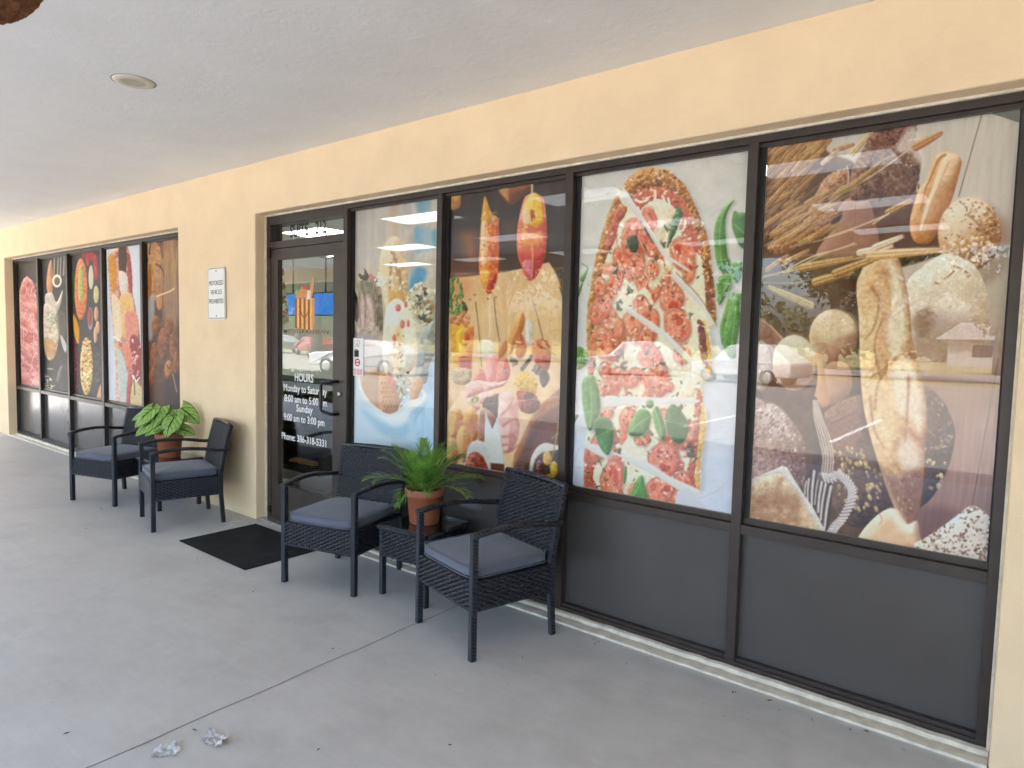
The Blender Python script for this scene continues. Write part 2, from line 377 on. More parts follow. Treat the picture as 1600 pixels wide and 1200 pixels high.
def paint_bread():
    s = Sheet(1165, 160, 1610, 890)
    s.grad([(160, (192, 184, 171)), (400, (190, 178, 163)), (560, (176, 152, 136)), (660, (158, 124, 112)), (900, (134, 96, 86))])
    s.grain(.13, 3.2, [(1440, 560), (1600, 540), (1600, 900), (1400, 900)], st=(97, 16))
    s.grain(.05, 5, st=(97, 14))
    for a, b, c in (((1536, 172), (1498, 307), 1.3), ((1560, 560), (1519, 790), 1.2)):
        s.stroke([a, b], c, [(78, 58, 46), (96, 74, 60)])
    s.stroke([(1588, 600), (1560, 800)], .9, [(120, 88, 78), (130, 96, 84)], alpha=.6)
    # dark hollow behind the basket
    s.blob([(1130, 190), (1280, 200), (1292, 236), (1335, 256), (1345, 300), (1440, 320), (1470, 390), (1400, 420), (1345, 430), (1350, 620), (1350, 830), (1330, 930), (1130, 930), (1130, 400)], [(58, 40, 30), (92, 66, 50), (124, 92, 70)], r=20, soft=4, n=(9, .25))
    s.blob([(1470, 340), (1475, 395), (1440, 400), (1400, 380), (1430, 300)], [(70, 48, 40), (104, 74, 62)], soft=4)
    # pale column in the middle
    s.crop(1170, 160, 5.217)
    s.blob([(700, 1010), (715, 900), (790, 790), (930, 770), (1010, 880), (1030, 1250), (560, 1260)], [(112, 74, 58), (150, 108, 88), (176, 138, 116)], r=24, n=(12, .2))
    # speckled dark loaf at the top
    s.px()
    s.blob([(1330, 270), (1345, 240), (1362, 205), (1370, 192), (1424, 184), (1432, 208), (1430, 226), (1440, 248), (1438, 266), (1427, 306), (1400, 312), (1370, 310), (1330, 312)], [(52, 34, 28), (98, 68, 54), (138, 104, 84), (182, 152, 126)], r=30, n=(4, .5), k=.3)
    s.blob([(1362, 205), (1370, 188), (1424, 182), (1431, 208), (1412, 222), (1380, 228), (1358, 226)], [(84, 46, 34), (138, 88, 66), (190, 148, 122)], r=18, n=(2.5, .6), k=.3)
    s.scatter([(1362, 200), (1424, 186), (1430, 215), (1390, 228), (1360, 224)], 60, (.9, 2.4), [(66, 36, 28), (82, 48, 36)], asp=1.3)
    s.scatter([(1345, 262), (1436, 250), (1426, 304), (1345, 308)], 36, (1.0, 2.6), [(66, 44, 36), (88, 60, 48)], asp=3.2, rot=98)
    s.wash([(1415, 205), (1432, 200), (1442, 245), (1440, 262), (1425, 240), (1400, 235)], (214, 204, 192), .75, 8)
    s.scatter([(1395, 225), (1436, 205), (1440, 260), (1400, 250)], 60, (.5, 1.6), [(226, 218, 208), (206, 192, 178)], asp=1.5, alpha=.7)
    # brown loaves under the wheat
    s.crop(1170, 160, 5.217)
    s.blob([(470, 930), (560, 720), (640, 600), (790, 540), (810, 640), (700, 760), (560, 900)], [(84, 52, 36), (140, 94, 66), (186, 140, 102), (214, 180, 146)], r=14, n=(2.2, .6), rough=1.5)
    s.blob([(150, 1190), (300, 1050), (480, 900), (640, 850), (720, 930), (560, 1080), (300, 1230)], [(90, 58, 38), (146, 100, 66), (192, 146, 104), (216, 182, 142)], r=14, n=(2.2, .6), rough=1.5)
    s.blob([(640, 1030), (700, 930), (760, 890), (745, 960), (690, 1010)], [(52, 36, 32), (74, 52, 46)], soft=3)
    s.stroke([(800, 520), (812, 580), (808, 660)], 2.4, [(196, 176, 158), (226, 212, 196)], alpha=.9)
    # light stick loaf at the top
    s.crop(1370, 160, 5.217)
    s.blob([(470, 450), (520, 412), (600, 402), (680, 450), (686, 530), (610, 800), (540, 960), (450, 1130), (380, 1155), (300, 1125), (268, 980), (330, 740), (400, 640), (435, 540)], GOLD, r=17, n=(5, .16), k=.5, base=.56)
    s.blob([(560, 430), (640, 420), (670, 480), (600, 640), (520, 720), (440, 900), (380, 1040), (350, 1030), (390, 860), (450, 700), (500, 540)], [(176, 132, 92), (216, 186, 150), (236, 220, 196)], r=12, soft=4, n=(4, .2))
    s.stroke([(560, 428), (510, 460), (470, 540), (425, 650), (400, 700), (360, 880)], 4.2, [(146, 98, 58), (176, 126, 78)], 2.2, alpha=.85)
    s.stroke([(590, 480), (520, 640), (440, 850), (370, 1030)], 1.4, [(166, 116, 76), (186, 138, 96)], 1.0, alpha=.7)
    # round seeded roll
    s.px()
    s.wash([(1530, 320), (1572, 350), (1576, 400), (1556, 436), (1520, 440)], (132, 98, 78), .5, 16)
    s.ell(1515, 366, 50, 58, [(104, 66, 42), (158, 112, 74), (200, 162, 118), (226, 208, 180)], r=44, n=(4, .3), k=.55, base=.55)
    s.wash([(1480, 330), (1510, 312), (1540, 318), (1530, 350), (1500, 372), (1474, 374)], (228, 218, 202), .65, 16)
    s.scatter([(1520, 315), (1556, 330), (1563, 370), (1545, 400), (1510, 408), (1520, 360)], 150, (.7, 1.9), [(216, 190, 148), (150, 104, 64), (120, 80, 52), (232, 212, 176)], asp=2)
    s.scatter([(1475, 330), (1530, 312), (1560, 370), (1530, 415), (1480, 405)], 70, (.6, 1.4), [(118, 76, 50), (150, 104, 70)], asp=1.8)
    s.scatter([(1472, 368), (1545, 372), (1540, 416), (1490, 414)], 40, (1.6, 3.4), [(236, 224, 200), (200, 150, 100)], asp=1.6, alpha=.7)
    s.stroke([(1512, 335), (1528, 350), (1536, 368)], 4, [(138, 96, 76), (160, 118, 92)], 2, alpha=.7)
    # floury roll
    s.blob([(1418, 440), (1440, 418), (1462, 402), (1481, 396), (1502, 403), (1522, 414), (1537, 440), (1545, 472), (1540, 520), (1500, 570), (1450, 590), (1428, 540), (1420, 480)], [(140, 104, 78), (186, 158, 130), (214, 198, 176), (228, 220, 206)], r=48, n=(9, .16), k=.5, base=.62)
    s.wash([(1425, 500), (1480, 490), (1545, 520), (1560, 640), (1430, 640)], (150, 118, 98), .75, 30)
    s.wash([(1428, 500), (1450, 480), (1462, 505), (1440, 528)], (120, 80, 58), .55, 9)
    for P in ([(1492, 417), (1504, 421), (1498, 424)], [(1490, 424), (1484, 430), (1475, 436)], [(1508, 424), (1516, 428), (1512, 433)], [(1462, 442), (1468, 444)]):
        s.stroke(P, 4.2, [(136, 90, 56), (172, 122, 80)], 1.6, n=(1.5, .5), alpha=.85)
    s.grain(.10, 2.4, [(1420, 440), (1481, 396), (1540, 440), (1540, 540), (1430, 560)])
    # rolls in the basket
    s.crop(1170, 380, 5.217)
    s.blob([(95, 610), (200, 690), (290, 790), (230, 860), (160, 870), (90, 820)], [(96, 60, 44), (140, 96, 74), (178, 134, 104)], r=10)
    s.stroke([(95, 620), (190, 690), (280, 790)], 2.2, [(170, 130, 104), (206, 172, 146)])
    s.ell(690, 760, 200, 222, [(116, 76, 56), (160, 116, 92), (198, 168, 134), (222, 204, 176)], r=30, n=(8, .14), base=.5)
    s.wash([(560, 640), (700, 540), (850, 600), (880, 700), (760, 760), (600, 790)], (212, 194, 156), .7, 9)
    s.grain(.14, 2.2, [(560, 640), (700, 540), (850, 600), (880, 700), (760, 760), (600, 790)])
    s.blob([(620, 1010), (760, 965), (835, 1050), (830, 1200), (740, 1300), (600, 1290)], [(120, 82, 62), (172, 130, 104), (204, 166, 134)], r=20, n=(10, .12))
    s.ell(370, 975, 180, 228, [(134, 94, 72), (178, 140, 112), (206, 190, 162), (220, 210, 188)], r=34, n=(10, .12), base=.52)
    s.wash([(200, 900), (360, 750), (500, 830), (540, 920)], (206, 200, 176), .75, 12)
    s.blob([(200, 1020), (360, 1000), (520, 980), (500, 1100), (360, 1170), (220, 1140)], [(128, 88, 62), (168, 124, 94)], r=14, soft=6, alpha=.7)
    s.ell(100, 1000, 85, 210, [(128, 100, 84), (176, 156, 138), (208, 196, 182)], r=16, n=(3, .3))
    s.blob([(545, 880), (600, 960), (640, 1200), (650, 1320), (530, 1320), (560, 1100)], [(150, 108, 78), (190, 142, 104), (206, 168, 130)], r=10, n=(10, .1))
    # seeded loaf at the left edge
    s.crop(1160, 600, 5.0)
    s.blob([(60, 160), (200, 148), (290, 180), (380, 280), (450, 380), (490, 480), (502, 700), (470, 850), (300, 900), (80, 900)], [(78, 52, 48), (122, 88, 78), (166, 132, 118), (216, 200, 188)], r=46, n=(3, .35), k=.6, base=.5)
    s.wash([(150, 170), (240, 165), (340, 260), (370, 380), (280, 420), (160, 360)], (212, 198, 190), .55, 14)
    s.scatter([(130, 170), (260, 170), (420, 380), (480, 520), (300, 520), (120, 420)], 150, (.6, 1.6), [(228, 218, 210), (120, 84, 74), (190, 168, 154), (104, 74, 66)], asp=2.2, rot=-50)
    s.scatter([(100, 520), (460, 520), (480, 800), (420, 760), (320, 640), (100, 740)], 120, (.5, 1.3), [(168, 130, 118), (92, 62, 58), (196, 160, 140)], asp=1.7)
    # big dark loaf with oat flakes
    s.px()
    s.blob([(1286, 652), (1305, 632), (1340, 617), (1400, 600), (1445, 603), (1470, 622), (1484, 645), (1492, 674), (1488, 708), (1475, 745), (1452, 782), (1420, 802), (1380, 818), (1335, 824), (1308, 804), (1296, 770), (1290, 700)], [(46, 34, 32), (86, 66, 58), (122, 92, 78), (164, 130, 106)], r=60, n=(3, .32), k=.55, base=.46)
    s.wash([(1290, 655), (1340, 622), (1348, 640), (1340, 700), (1300, 700)], (142, 98, 82), .6, 12)
    s.stroke([(1298, 662), (1320, 652), (1340, 640)], 3, [(92, 66, 50), (110, 82, 64)], alpha=.8)
    s.grain(.3, 1.5, [(1288, 652), (1340, 618), (1345, 700), (1300, 720)])
    s.grain(.25, 1.7, [(1440, 606), (1485, 645), (1490, 690), (1460, 770), (1440, 740)])
    OAT = [(198, 176, 124), (176, 150, 106), (210, 192, 150), (158, 132, 100)]
    s.scatter([(1302, 704), (1345, 700), (1352, 730), (1310, 740)], 34, (1.3, 2.7), OAT, asp=1.8, rot=70)
    s.scatter([(1318, 738), (1372, 730), (1376, 790), (1340, 808), (1312, 780)], 46, (1.4, 3.2), OAT, asp=1.7, rot=70)
    s.scatter([(1445, 700), (1480, 690), (1478, 740), (1450, 770)], 14, (1.5, 3.4), OAT + [(150, 110, 90)], asp=1.5)
    s.scatter([(1440, 610), (1480, 640), (1488, 700), (1450, 700)], 60, (.7, 1.7), [(176, 152, 124), (146, 116, 94), (84, 62, 54)], asp=1.8)
    # basket strips
    s.crop(1160, 600, 5.0)
    s.blob([(545, 130), (600, 150), (680, 420), (700, 720), (690, 1000), (640, 1150), (480, 900), (500, 700), (545, 560)], [(62, 48, 44), (94, 74, 68)], r=8)
    for i, (a, w) in enumerate(((0, 3.2), (28, 2.6), (-26, 2.6), (-50, 2.2), (52, 2.4))):
        s.stroke([(568 + a * .3, 130), (590 + a * .6, 260), (640 + a * .8, 430), (668 + a * .75, 580), (650 + a * .8, 740)], w, [(120, 98, 86), (186, 166, 150), (216, 200, 186)], w * 1.2)
    for x0, y0, x1, y1, w in ((560, 680, 540, 960, 4.2), (520, 740, 510, 920, 3.0), (620, 760, 590, 1000, 4.2), (650, 780, 610, 1060, 4), (690, 800, 640, 1130, 4.4), (500, 760, 488, 860, 2.6), (600, 700, 565, 940, 2.4)):
        s.stroke([(x0, y0), ((x0 + x1) / 2 - 6, (y0 + y1) / 2), (x1, y1)], w, [(140, 120, 112), (206, 194, 186), (234, 228, 222)], w * .8)
    # toasted slice
    T = [(60, 752), (310, 638), (350, 650), (395, 730), (460, 830), (560, 980), (650, 1150), (640, 1250), (60, 1200)]
    s.blob(T, [(180, 168, 156), (214, 208, 198), (230, 228, 222)], r=4, smooth=False)
    s.blob([(60, 800), (290, 700), (345, 760), (430, 850), (520, 1010), (620, 1180), (600, 1250), (60, 1200)], [(128, 84, 58), (172, 128, 94), (208, 178, 138), (226, 212, 182)], r=26, soft=9, n=(7, .35), light=(-.1, -.9), base=.42, k=.6)
    s.wash([(80, 880), (300, 830), (440, 900), (420, 980), (260, 980), (80, 1000)], (148, 98, 68), .5, 22)
    s.grain(.13, 1.8, T)
    # twisted handle
    path = smooth_pts(np.array([(612, 728), (690, 742), (735, 718), (790, 740), (840, 800), (852, 870), (825, 960), (775, 1050), (725, 1105), (690, 1160)]), 7, False)
    s.stroke(path, 11, [(96, 78, 74), (132, 112, 106)], 12)
    for i in range(2, len(path) - 1, 2):
        d = path[i + 1] - path[i - 1]; d = d / np.hypot(*d); nn = np.array([-d[1], d[0]])
        a = path[i] - nn * 30 - d * 14; b = path[i] + nn * 26 + d * 24
        s.stroke([a, path[i] + d * 6, b], 4.4, [(142, 122, 116), (206, 194, 188), (236, 230, 226)], 3.2)
    # long loaf
    s.px()
    LOAF = [(1345, 425), (1358, 404), (1380, 398), (1402, 402), (1412, 430), (1420, 470), (1426, 533), (1436, 576), (1444, 615), (1449, 660), (1446, 700), (1442, 757), (1434, 805), (1422, 820), (1410, 818), (1392, 780), (1376, 735), (1362, 690), (1350, 640), (1344, 580), (1342, 500), (1338, 450)]
    s.wash([(x - 6, y + 5) for x, y in LOAF], (66, 46, 40), .5, 10)
    s.blob(LOAF, [(112, 70, 52), (164, 116, 82), (204, 164, 118), (226, 202, 164)], r=34, n=(6, .26), k=.6, base=.58, light=(-.6, -.5))
    for P, c, al in (([(1388, 410), (1404, 420), (1414, 470), (1416, 530), (1396, 560), (1384, 520), (1392, 460)], (226, 214, 190), .8),
                     ([(1350, 520), (1366, 470), (1380, 440), (1384, 470), (1372, 520), (1356, 570)], (216, 192, 150), .6),
                     ([(1392, 575), (1420, 560), (1438, 600), (1444, 650), (1436, 680), (1420, 650), (1400, 640)], (226, 216, 196), .75),
                     ([(1356, 600), (1376, 570), (1392, 600), (1400, 660), (1390, 700), (1370, 680), (1360, 650)], (222, 198, 150), .65),
                     ([(1404, 700), (1420, 684), (1436, 700), (1438, 730), (1412, 736)], (214, 200, 186), .75)):
        s.wash(P, c, al, 12)
    for P in ([(1362, 450), (1374, 470), (1366, 510), (1352, 530)], [(1376, 590), (1366, 540), (1378, 500)], [(1366, 640), (1372, 600), (1388, 575)], [(1420, 590), (1418, 640), (1414, 690)], [(1360, 620), (1366, 670), (1382, 700)], [(1400, 560), (1384, 575), (1360, 590)]):
        s.stroke(P, 5.5, [(130, 82, 56), (168, 116, 80)], 2.4, alpha=.6, n=(2.5, .5), soft=3)
    for i in range(26):
        t = i / 26; y = 470 + t * 250; x = 1352 + t * 18
        s.stroke([(x, y), (x + 22, y - 6), (x + 44, y + 3)], 1.2, [(240, 228, 204), (226, 206, 172)], .5, alpha=.35)
    s.wash([(1376, 735), (1400, 745), (1442, 740), (1432, 812), (1418, 822), (1396, 786)], (124, 84, 72), .72, 16)
    s.scatter([(1388, 750), (1425, 740), (1430, 800), (1410, 812)], 30, (.6, 1.5), [(190, 156, 124), (98, 64, 56)], asp=2.6, rot=60, alpha=.6)
    s.grain(.09, 1.6, LOAF); s.grain(.10, 5, LOAF)
    # small roll and grain roll at the foot
    s.crop(1360, 600, 4.139)
    s.blob([(-120, 1100), (-60, 960), (60, 835), (160, 808), (235, 905), (300, 885), (318, 960), (310, 1090), (0, 1100)], [(150, 100, 70), (204, 158, 120), (230, 196, 160), (242, 226, 204)], r=20, n=(10, .14), base=.52)
    s.wash([(120, 820), (165, 815), (235, 905), (290, 900), (280, 960), (180, 930)], (238, 228, 212), .7, 10)
    s.stroke([(60, 840), (75, 880), (60, 905)], 2, [(180, 130, 96), (196, 146, 110)], alpha=.7)
    s.wash([(330, 800), (560, 820), (520, 900), (330, 1040)], (98, 66, 62), .6, 18)
    G = [(290, 1060), (350, 1000), (420, 955), (560, 850), (640, 792), (700, 800), (770, 860), (850, 960), (870, 1240), (600, 1200)]
    s.blob(G, [(150, 124, 104), (196, 178, 160), (222, 210, 198), (238, 232, 226)], r=34, n=(2.4, .35), rough=1.2, base=.6, k=.35)
    s.scatter(G, 210, (.7, 2.0), [(112, 78, 60), (140, 106, 84), (96, 66, 54), (168, 138, 112)], asp=1.8)
    s.scatter([(300, 1050), (420, 960), (470, 1010), (420, 1090)], 90, (.8, 2.0), [(206, 186, 156), (126, 92, 70), (232, 220, 200)], asp=1.6)
    s.scatter([(680, 1070), (800, 1040), (850, 1180), (720, 1160)], 60, (.8, 2.2), [(110, 78, 62), (150, 116, 90)], asp=1.7)
    # wheat
    s.crop(1170, 160, 5.217)
    s.blob([(-60, 300), (400, 260), (640, 240), (690, 270), (560, 420), (420, 620), (260, 860), (100, 1160), (-60, 1200)], [(64, 42, 24), (112, 76, 42), (160, 114, 68), (196, 150, 98)], r=10, n=(2.6, .7), k=.1, st=(-48, 4))
    r = s.rng
    for i in range(64):
        x = r.uniform(60, 560); y = 330 + (600 - x) * .9 * r.uniform(.0, 1.1) + r.uniform(-60, 30); L = r.uniform(120, 220); an = math.radians(r.uniform(-58, -38))
        s.ear((x, y + 60), (x + L * math.cos(an), y + 60 + L * math.sin(an)), r.uniform(5, 8), WHEAT, awn=r.choice([0, 0, 5]))
    for i in range(26):
        x = r.uniform(60, 420); y = r.uniform(640, 1120); an = math.radians(r.uniform(-48, -30)); L = r.uniform(150, 300)
        s.ear((x, y), (x + L * math.cos(an), y + L * math.sin(an)), r.uniform(5, 8), [tuple(int(v * .86) for v in c) for c in WHEAT])
    TAN = [(120, 92, 60), (176, 146, 106), (206, 182, 146)]; PALE = [(150, 122, 90), (206, 184, 150), (234, 220, 196)]
    for P, w, c in (([(170, 1110), (330, 960), (470, 850), (640, 640)], 1.6, TAN), ([(130, 1170), (420, 1000), (640, 840), (800, 690), (1080, 480), (1200, 430)], 2.4, TAN), ([(450, 970), (640, 830), (830, 700), (1040, 575), (1230, 440), (1330, 370)], 2.6, PALE),
                    ([(300, 1100), (560, 930), (700, 780)], 2, TAN), ([(620, 1110), (820, 1040), (1000, 970), (1180, 890)], 3, PALE), ([(140, 900), (260, 720), (400, 560)], 1.6, TAN), ([(330, 1180), (600, 1120), (800, 1060)], 2.2, TAN), ([(150, 1180), (260, 1090), (420, 1020)], 2, TAN)):
        s.stroke(P, w, c, w * .8)
    s.blob([(650, 795), (740, 690), (830, 650), (960, 560), (1090, 465), (1020, 560), (860, 690), (740, 760)], [(110, 86, 48), (158, 128, 76), (190, 162, 108)], r=6)
    s.ear((420, 1150), (770, 975), 9, [(92, 70, 40), (140, 112, 66), (176, 148, 96), (204, 178, 130)], awn=8)
    for i in range(16):
        x = r.uniform(150, 560); y = r.uniform(820, 1160); an = math.radians(r.uniform(-46, -26)); L = r.uniform(160, 300)
        s.ear((x, y), (x + L * math.cos(an), y + L * math.sin(an)), r.uniform(5, 9), WHEAT, awn=r.choice([0, 5, 7]))
    for i in range(20):
        x = r.uniform(140, 420); y = r.uniform(900, 1180); an = math.radians(r.uniform(-44, -20)); L = r.uniform(400, 800)
        s.stroke([(x, y), (x + L * .5 * math.cos(an), y + L * .5 * math.sin(an) - 12), (x + L * math.cos(an), y + L * math.sin(an))], r.uniform(.7, 1.5), r.choice([0, 1]) and TAN or PALE, .6, alpha=.8)
    s.ear((120, 1020), (420, 800), 8, WHEAT); s.ear((140, 860), (330, 640), 8, WHEAT)
    s.ear((700, 390), (860, 340), 7, WHEAT, awn=6); s.ear((600, 500), (740, 380), 7, [(120, 96, 76), (176, 154, 128), (214, 200, 178), (230, 222, 208)], awn=6)
    s.ear((840, 420), (1010, 230), 8, [(130, 100, 70), (184, 150, 104), (216, 190, 146), (234, 220, 190)], awn=6)
    s.crop(1370, 160, 5.217)
    s.ear((310, 365), (535, 245), 12, [(118, 66, 36), (162, 106, 66), (196, 146, 98), (216, 178, 130)], awn=5)
    s.ear((90, 900), (300, 790), 10, WHEAT); s.stroke([(-30, 990), (100, 905)], 2.2, PALE)
    s.crop(1170, 380, 5.217)
    for P, w, c in (([(110, 280), (380, 200), (640, 80), (880, 10)], 3.2, TAN), ([(300, 220), (520, 110), (760, 40), (860, 0)], 2.6, PALE), ([(130, 270), (480, 200), (760, 140), (1080, 100), (1200, 60)], 3.2, TAN), ([(110, 320), (400, 320), (640, 250)], 2, [(110, 110, 60), (150, 146, 90)])):
        s.stroke(P, w, c, w * .8)
    s.ear((280, 170), (500, 50), 8, WHEAT, awn=5); s.ear((430, 200), (860, 120), 11, PALE[:1] + WHEAT[1:], awn=7)
    s.ear((540, 320), (860, 225), 12, WHEAT, awn=6); s.ear((700, 250), (1100, 100), 12, WHEAT, awn=6)
    s.ear((510, 510), (150, 350), 11, [(110, 90, 52), (160, 136, 84), (198, 172, 116), (216, 196, 150)], awn=4)
    s.ear((150, 220), (330, 90), 8, WHEAT); s.ear((900, 80), (1180, 20), 10, FLOUR, awn=5)
    s.crop(1370, 380, 5.217)
    s.ear((-60, 100), (540, 55), 13, [(140, 96, 58), (190, 148, 100), (220, 186, 140), (236, 214, 180)], awn=11)
    s.ear((-20, 40), (220, -60), 10, FLOUR, awn=6)
    s.px(); s.grain(.04, 1.1)
    # the film is cut short at the top right corner, dark glass behind
    return s
CHEESE = [(186, 160, 116), (222, 204, 168), (238, 228, 204), (246, 240, 226)]
PCRUST = [(84, 38, 16), (146, 82, 34), (194, 128, 60), (230, 180, 108)]
SAUCE = [(118, 46, 28), (172, 72, 48), (208, 110, 78), (228, 150, 112)]
TOM = [(190, 70, 44), (220, 102, 70), (236, 138, 104), (244, 182, 150)]
BASIL = [(26, 62, 20), (52, 104, 38), (86, 146, 60), (140, 190, 104)]

def tomato(s, cx, cy, rx, ry, rot=0, pale=0):
    r = s.rng; col = [tuple(v + (236 - v) * pale for v in c) for c in TOM]; c, sn = math.cos(math.radians(rot)), math.sin(math.radians(rot))
    def rim(k, j): 
        ph = r.uniform(0, 6)
        return [(cx + k * (1 + j * math.sin(3 * a + ph)) * (rx * math.cos(a) * c - ry * math.sin(a) * sn), cy + k * (1 + j * math.sin(2 * a + ph)) * (rx * math.cos(a) * sn + ry * math.sin(a) * c)) for a in np.arange(12) * PI / 6]
    u = s.k
    s.wash([(x + 1.5 * u, y + 2 * u) for x, y in rim(1.05, .04)], (120, 50, 30), .4, 5)
    s.blob(rim(1, .07), [tuple(v * .86 for v in c) for c in col], r=4, n=(3, .2), k=.4, base=.55)
    s.blob(rim(.82, .10), [(194, 72, 48), (222, 112, 82), (236, 148, 114), (244, 190, 156)], r=5, n=(2.6, .6), k=.3, soft=2.2, st=(90 + rot, 2.2))
    for i in range(3):
        a = r.uniform(0, 6.28); q = r.uniform(.3, .6); x, y = rx * q * math.cos(a), ry * q * math.sin(a)
        s.ell(cx + x * c - y * sn, cy + x * sn + y * c, rx * r.uniform(.16, .3), ry * r.uniform(.14, .3), [(150, 30, 16), (186, 52, 32), (222, 104, 72)], rot=rot + r.uniform(-30, 30), r=3, n=(2, .7), k=.3, alpha=.7, soft=2)
    s.scatter(rim(.8, 0), 9, (.4, 1.2), [(250, 226, 196), (240, 190, 140), (60, 60, 34)], asp=2.2, rot=80)

def basil(s, P, vein, dark=0):
    col = [tuple(v * (1 - .4 * dark) + 20 * dark for v in c) for c in BASIL]
    s.wash([(x + 3 * s.k, y + 3 * s.k) for x, y in P], (110, 96, 80), .4, 6)
    s.blob(P, col, r=9, n=(5, .25), k=.6, base=.52)
    s.stroke(vein, 1.4, [(150, 190, 110), (186, 214, 150)], .8, alpha=.8)
    Q = np.array(vein, float); d = Q[-1] - Q[0]; d /= np.hypot(*d) + 1e-9; nn = np.array([-d[1], d[0]]); W = 60 / 5.7 * s.k
    for i in range(1, 6):
        b = Q[0] + (Q[-1] - Q[0]) * i / 6
        for sg in (-1, 1): s.stroke([b, b + d * W * .5 + nn * sg * W * .75], .8, [(120, 168, 84), (150, 190, 110)], .4, alpha=.35)

def paint_pizza():
    s = Sheet(880, 225, 1180, 812)
    s.grad([(225, (204, 200, 190)), (430, (208, 206, 200)), (640, (206, 208, 214)), (812, (204, 208, 222))])
    s.grain(.05, 22); s.grain(.03, 1.2)
    r = s.rng
    for P in ([(915, 290), (930, 300), (940, 296)], [(1140, 250), (1150, 256), (1165, 254)], [(1040, 300), (1052, 296), (1058, 304)], [(1085, 310), (1092, 326), (1100, 330)], [(1108, 340), (1120, 330), (1132, 324)], [(1150, 470), (1160, 476)], [(900, 620), (904, 640)], [(1090, 780), (1110, 772), (1130, 760), (1142, 744)], [(905, 700), (898, 720)], [(1110, 690), (1125, 686)], [(910, 310), (935, 308), (955, 302), (966, 310)]):
        s.stroke(P, 1.1, [(160, 154, 146), (178, 174, 166)], .5, alpha=.7)
    s.scatter([(900, 250), (1165, 240), (1140, 800), (890, 750)], 60, (.4, 1.0), [(150, 140, 126), (176, 168, 158)], asp=2)
    OUT = [(973.8, 288), (988, 272), (1003, 265), (1017.5, 261.5), (1031.5, 265), (1047, 266), (1056, 277), (1070, 288), (1077, 302), (1087.5, 321), (1093, 338.5), (1101.5, 359.5), (1108.5, 387.5), (1112, 427), (1116, 454), (1117, 500), (1107, 512), (1112, 535), (1111, 570), (1108, 590), (1096, 600), (1095, 630), (1103, 640), (1103, 663), (1096, 718), (1092, 764), (1064, 754), (1058, 788), (1060, 830), (905, 820), (912, 760), (915, 702), (916, 680), (930, 640), (935, 610), (921, 560), (918, 497), (923, 454), (930, 410), (937, 382), (948, 340), (963, 307)]
    s.wash([(x + 5, y + 5) for x, y in OUT], (150, 140, 128), .45, 9)
    s.blob(OUT, CHEESE, r=10, n=(5, .28), rough=1.5, k=.25, base=.55)
    # crust rim of the right half and the left slice
    s.blob([(973, 290), (988, 272), (1003, 264), (1017.5, 261), (1031.5, 264), (1047, 266), (1056, 277), (1070, 288), (1077, 302), (1087.5, 321), (1093, 338.5), (1102, 359.5), (1109, 387.5), (1113, 427), (1117, 454), (1118, 504), (1103, 484), (1104, 450), (1098, 410), (1094, 380), (1082, 350), (1072, 318), (1052, 300), (1028, 292), (1006, 296), (990, 306), (983, 312)], PCRUST, r=13, n=(3, .55), rough=1.8, k=.6, base=.55)
    s.blob([(990, 306), (1006, 296), (1028, 291), (1052, 299), (1072, 320), (1083, 352), (1094, 382), (1097, 400), (1080, 385), (1070, 362), (1062, 334), (1050, 322), (1030, 312), (1010, 318), (998, 330), (990, 322)], SAUCE, r=7, n=(3, .4), rough=2, k=.4)
    s.blob([(1098, 404), (1108, 410), (1115, 460), (1114, 490), (1103, 482), (1102, 450)], [(90, 34, 24), (140, 62, 40), (186, 112, 72)], r=5, n=(3, .45), rough=1.5)
    s.scatter([(985, 285), (1010, 264), (1050, 270), (1070, 300), (1030, 290), (995, 300)], 110, (.5, 1.5), [(240, 206, 140), (96, 44, 18), (220, 160, 90), (70, 32, 14)], asp=1.8)
    s.scatter([(1075, 320), (1090, 330), (1112, 430), (1104, 440), (1090, 370)], 70, (.6, 1.7), [(236, 190, 120), (96, 44, 18), (76, 36, 20)], asp=1.8)
    s.blob([(963, 306), (972, 318), (980, 326), (975, 340), (966, 352), (962, 372), (950, 396), (942, 420), (936, 460), (928, 520), (926, 560), (918, 556), (917, 497), (922, 454), (929, 410), (936, 382), (948, 340)], PCRUST, r=7, n=(3, .5), rough=1.6, k=.5, base=.52)
    s.blob([(966, 322), (974, 336), (966, 348), (962, 372), (952, 390), (946, 384), (954, 352)], SAUCE, r=5, n=(3, .4), rough=1.5)
    for P in ([(1098, 500), (1106, 520), (1112, 560), (1109, 590), (1100, 570), (1094, 530)], [(1096, 606), (1100, 640), (1103, 664), (1095, 718), (1092, 766), (1082, 756), (1086, 700), (1090, 660)]):
        s.blob(P, [(160, 100, 30), (208, 158, 66), (232, 198, 110), (240, 216, 150)], r=5, n=(3, .4), rough=1.4)
    s.blob([(1090, 500), (1100, 508), (1104, 540), (1106, 574), (1096, 560), (1092, 530)], [(80, 30, 34), (124, 52, 50), (160, 84, 66)], r=5, n=(3, .4), rough=1.5)
    s.blob([(1091, 606), (1097, 620), (1094, 650), (1090, 700), (1085, 745), (1088, 762), (1078, 758), (1072, 748), (1080, 700), (1084, 660), (1086, 630)], SAUCE, r=5, n=(3, .5), rough=1.8)
    s.blob([(914, 700), (924, 704), (932, 720), (926, 744), (936, 770), (930, 800), (912, 800), (912, 760)], SAUCE, r=6, n=(3, .5), rough=1.6)
    s.blob([(918, 540), (926, 530), (932, 560), (926, 600), (934, 612), (928, 624), (920, 590)], SAUCE, r=6, n=(3, .5), rough=1.6, alpha=.7)
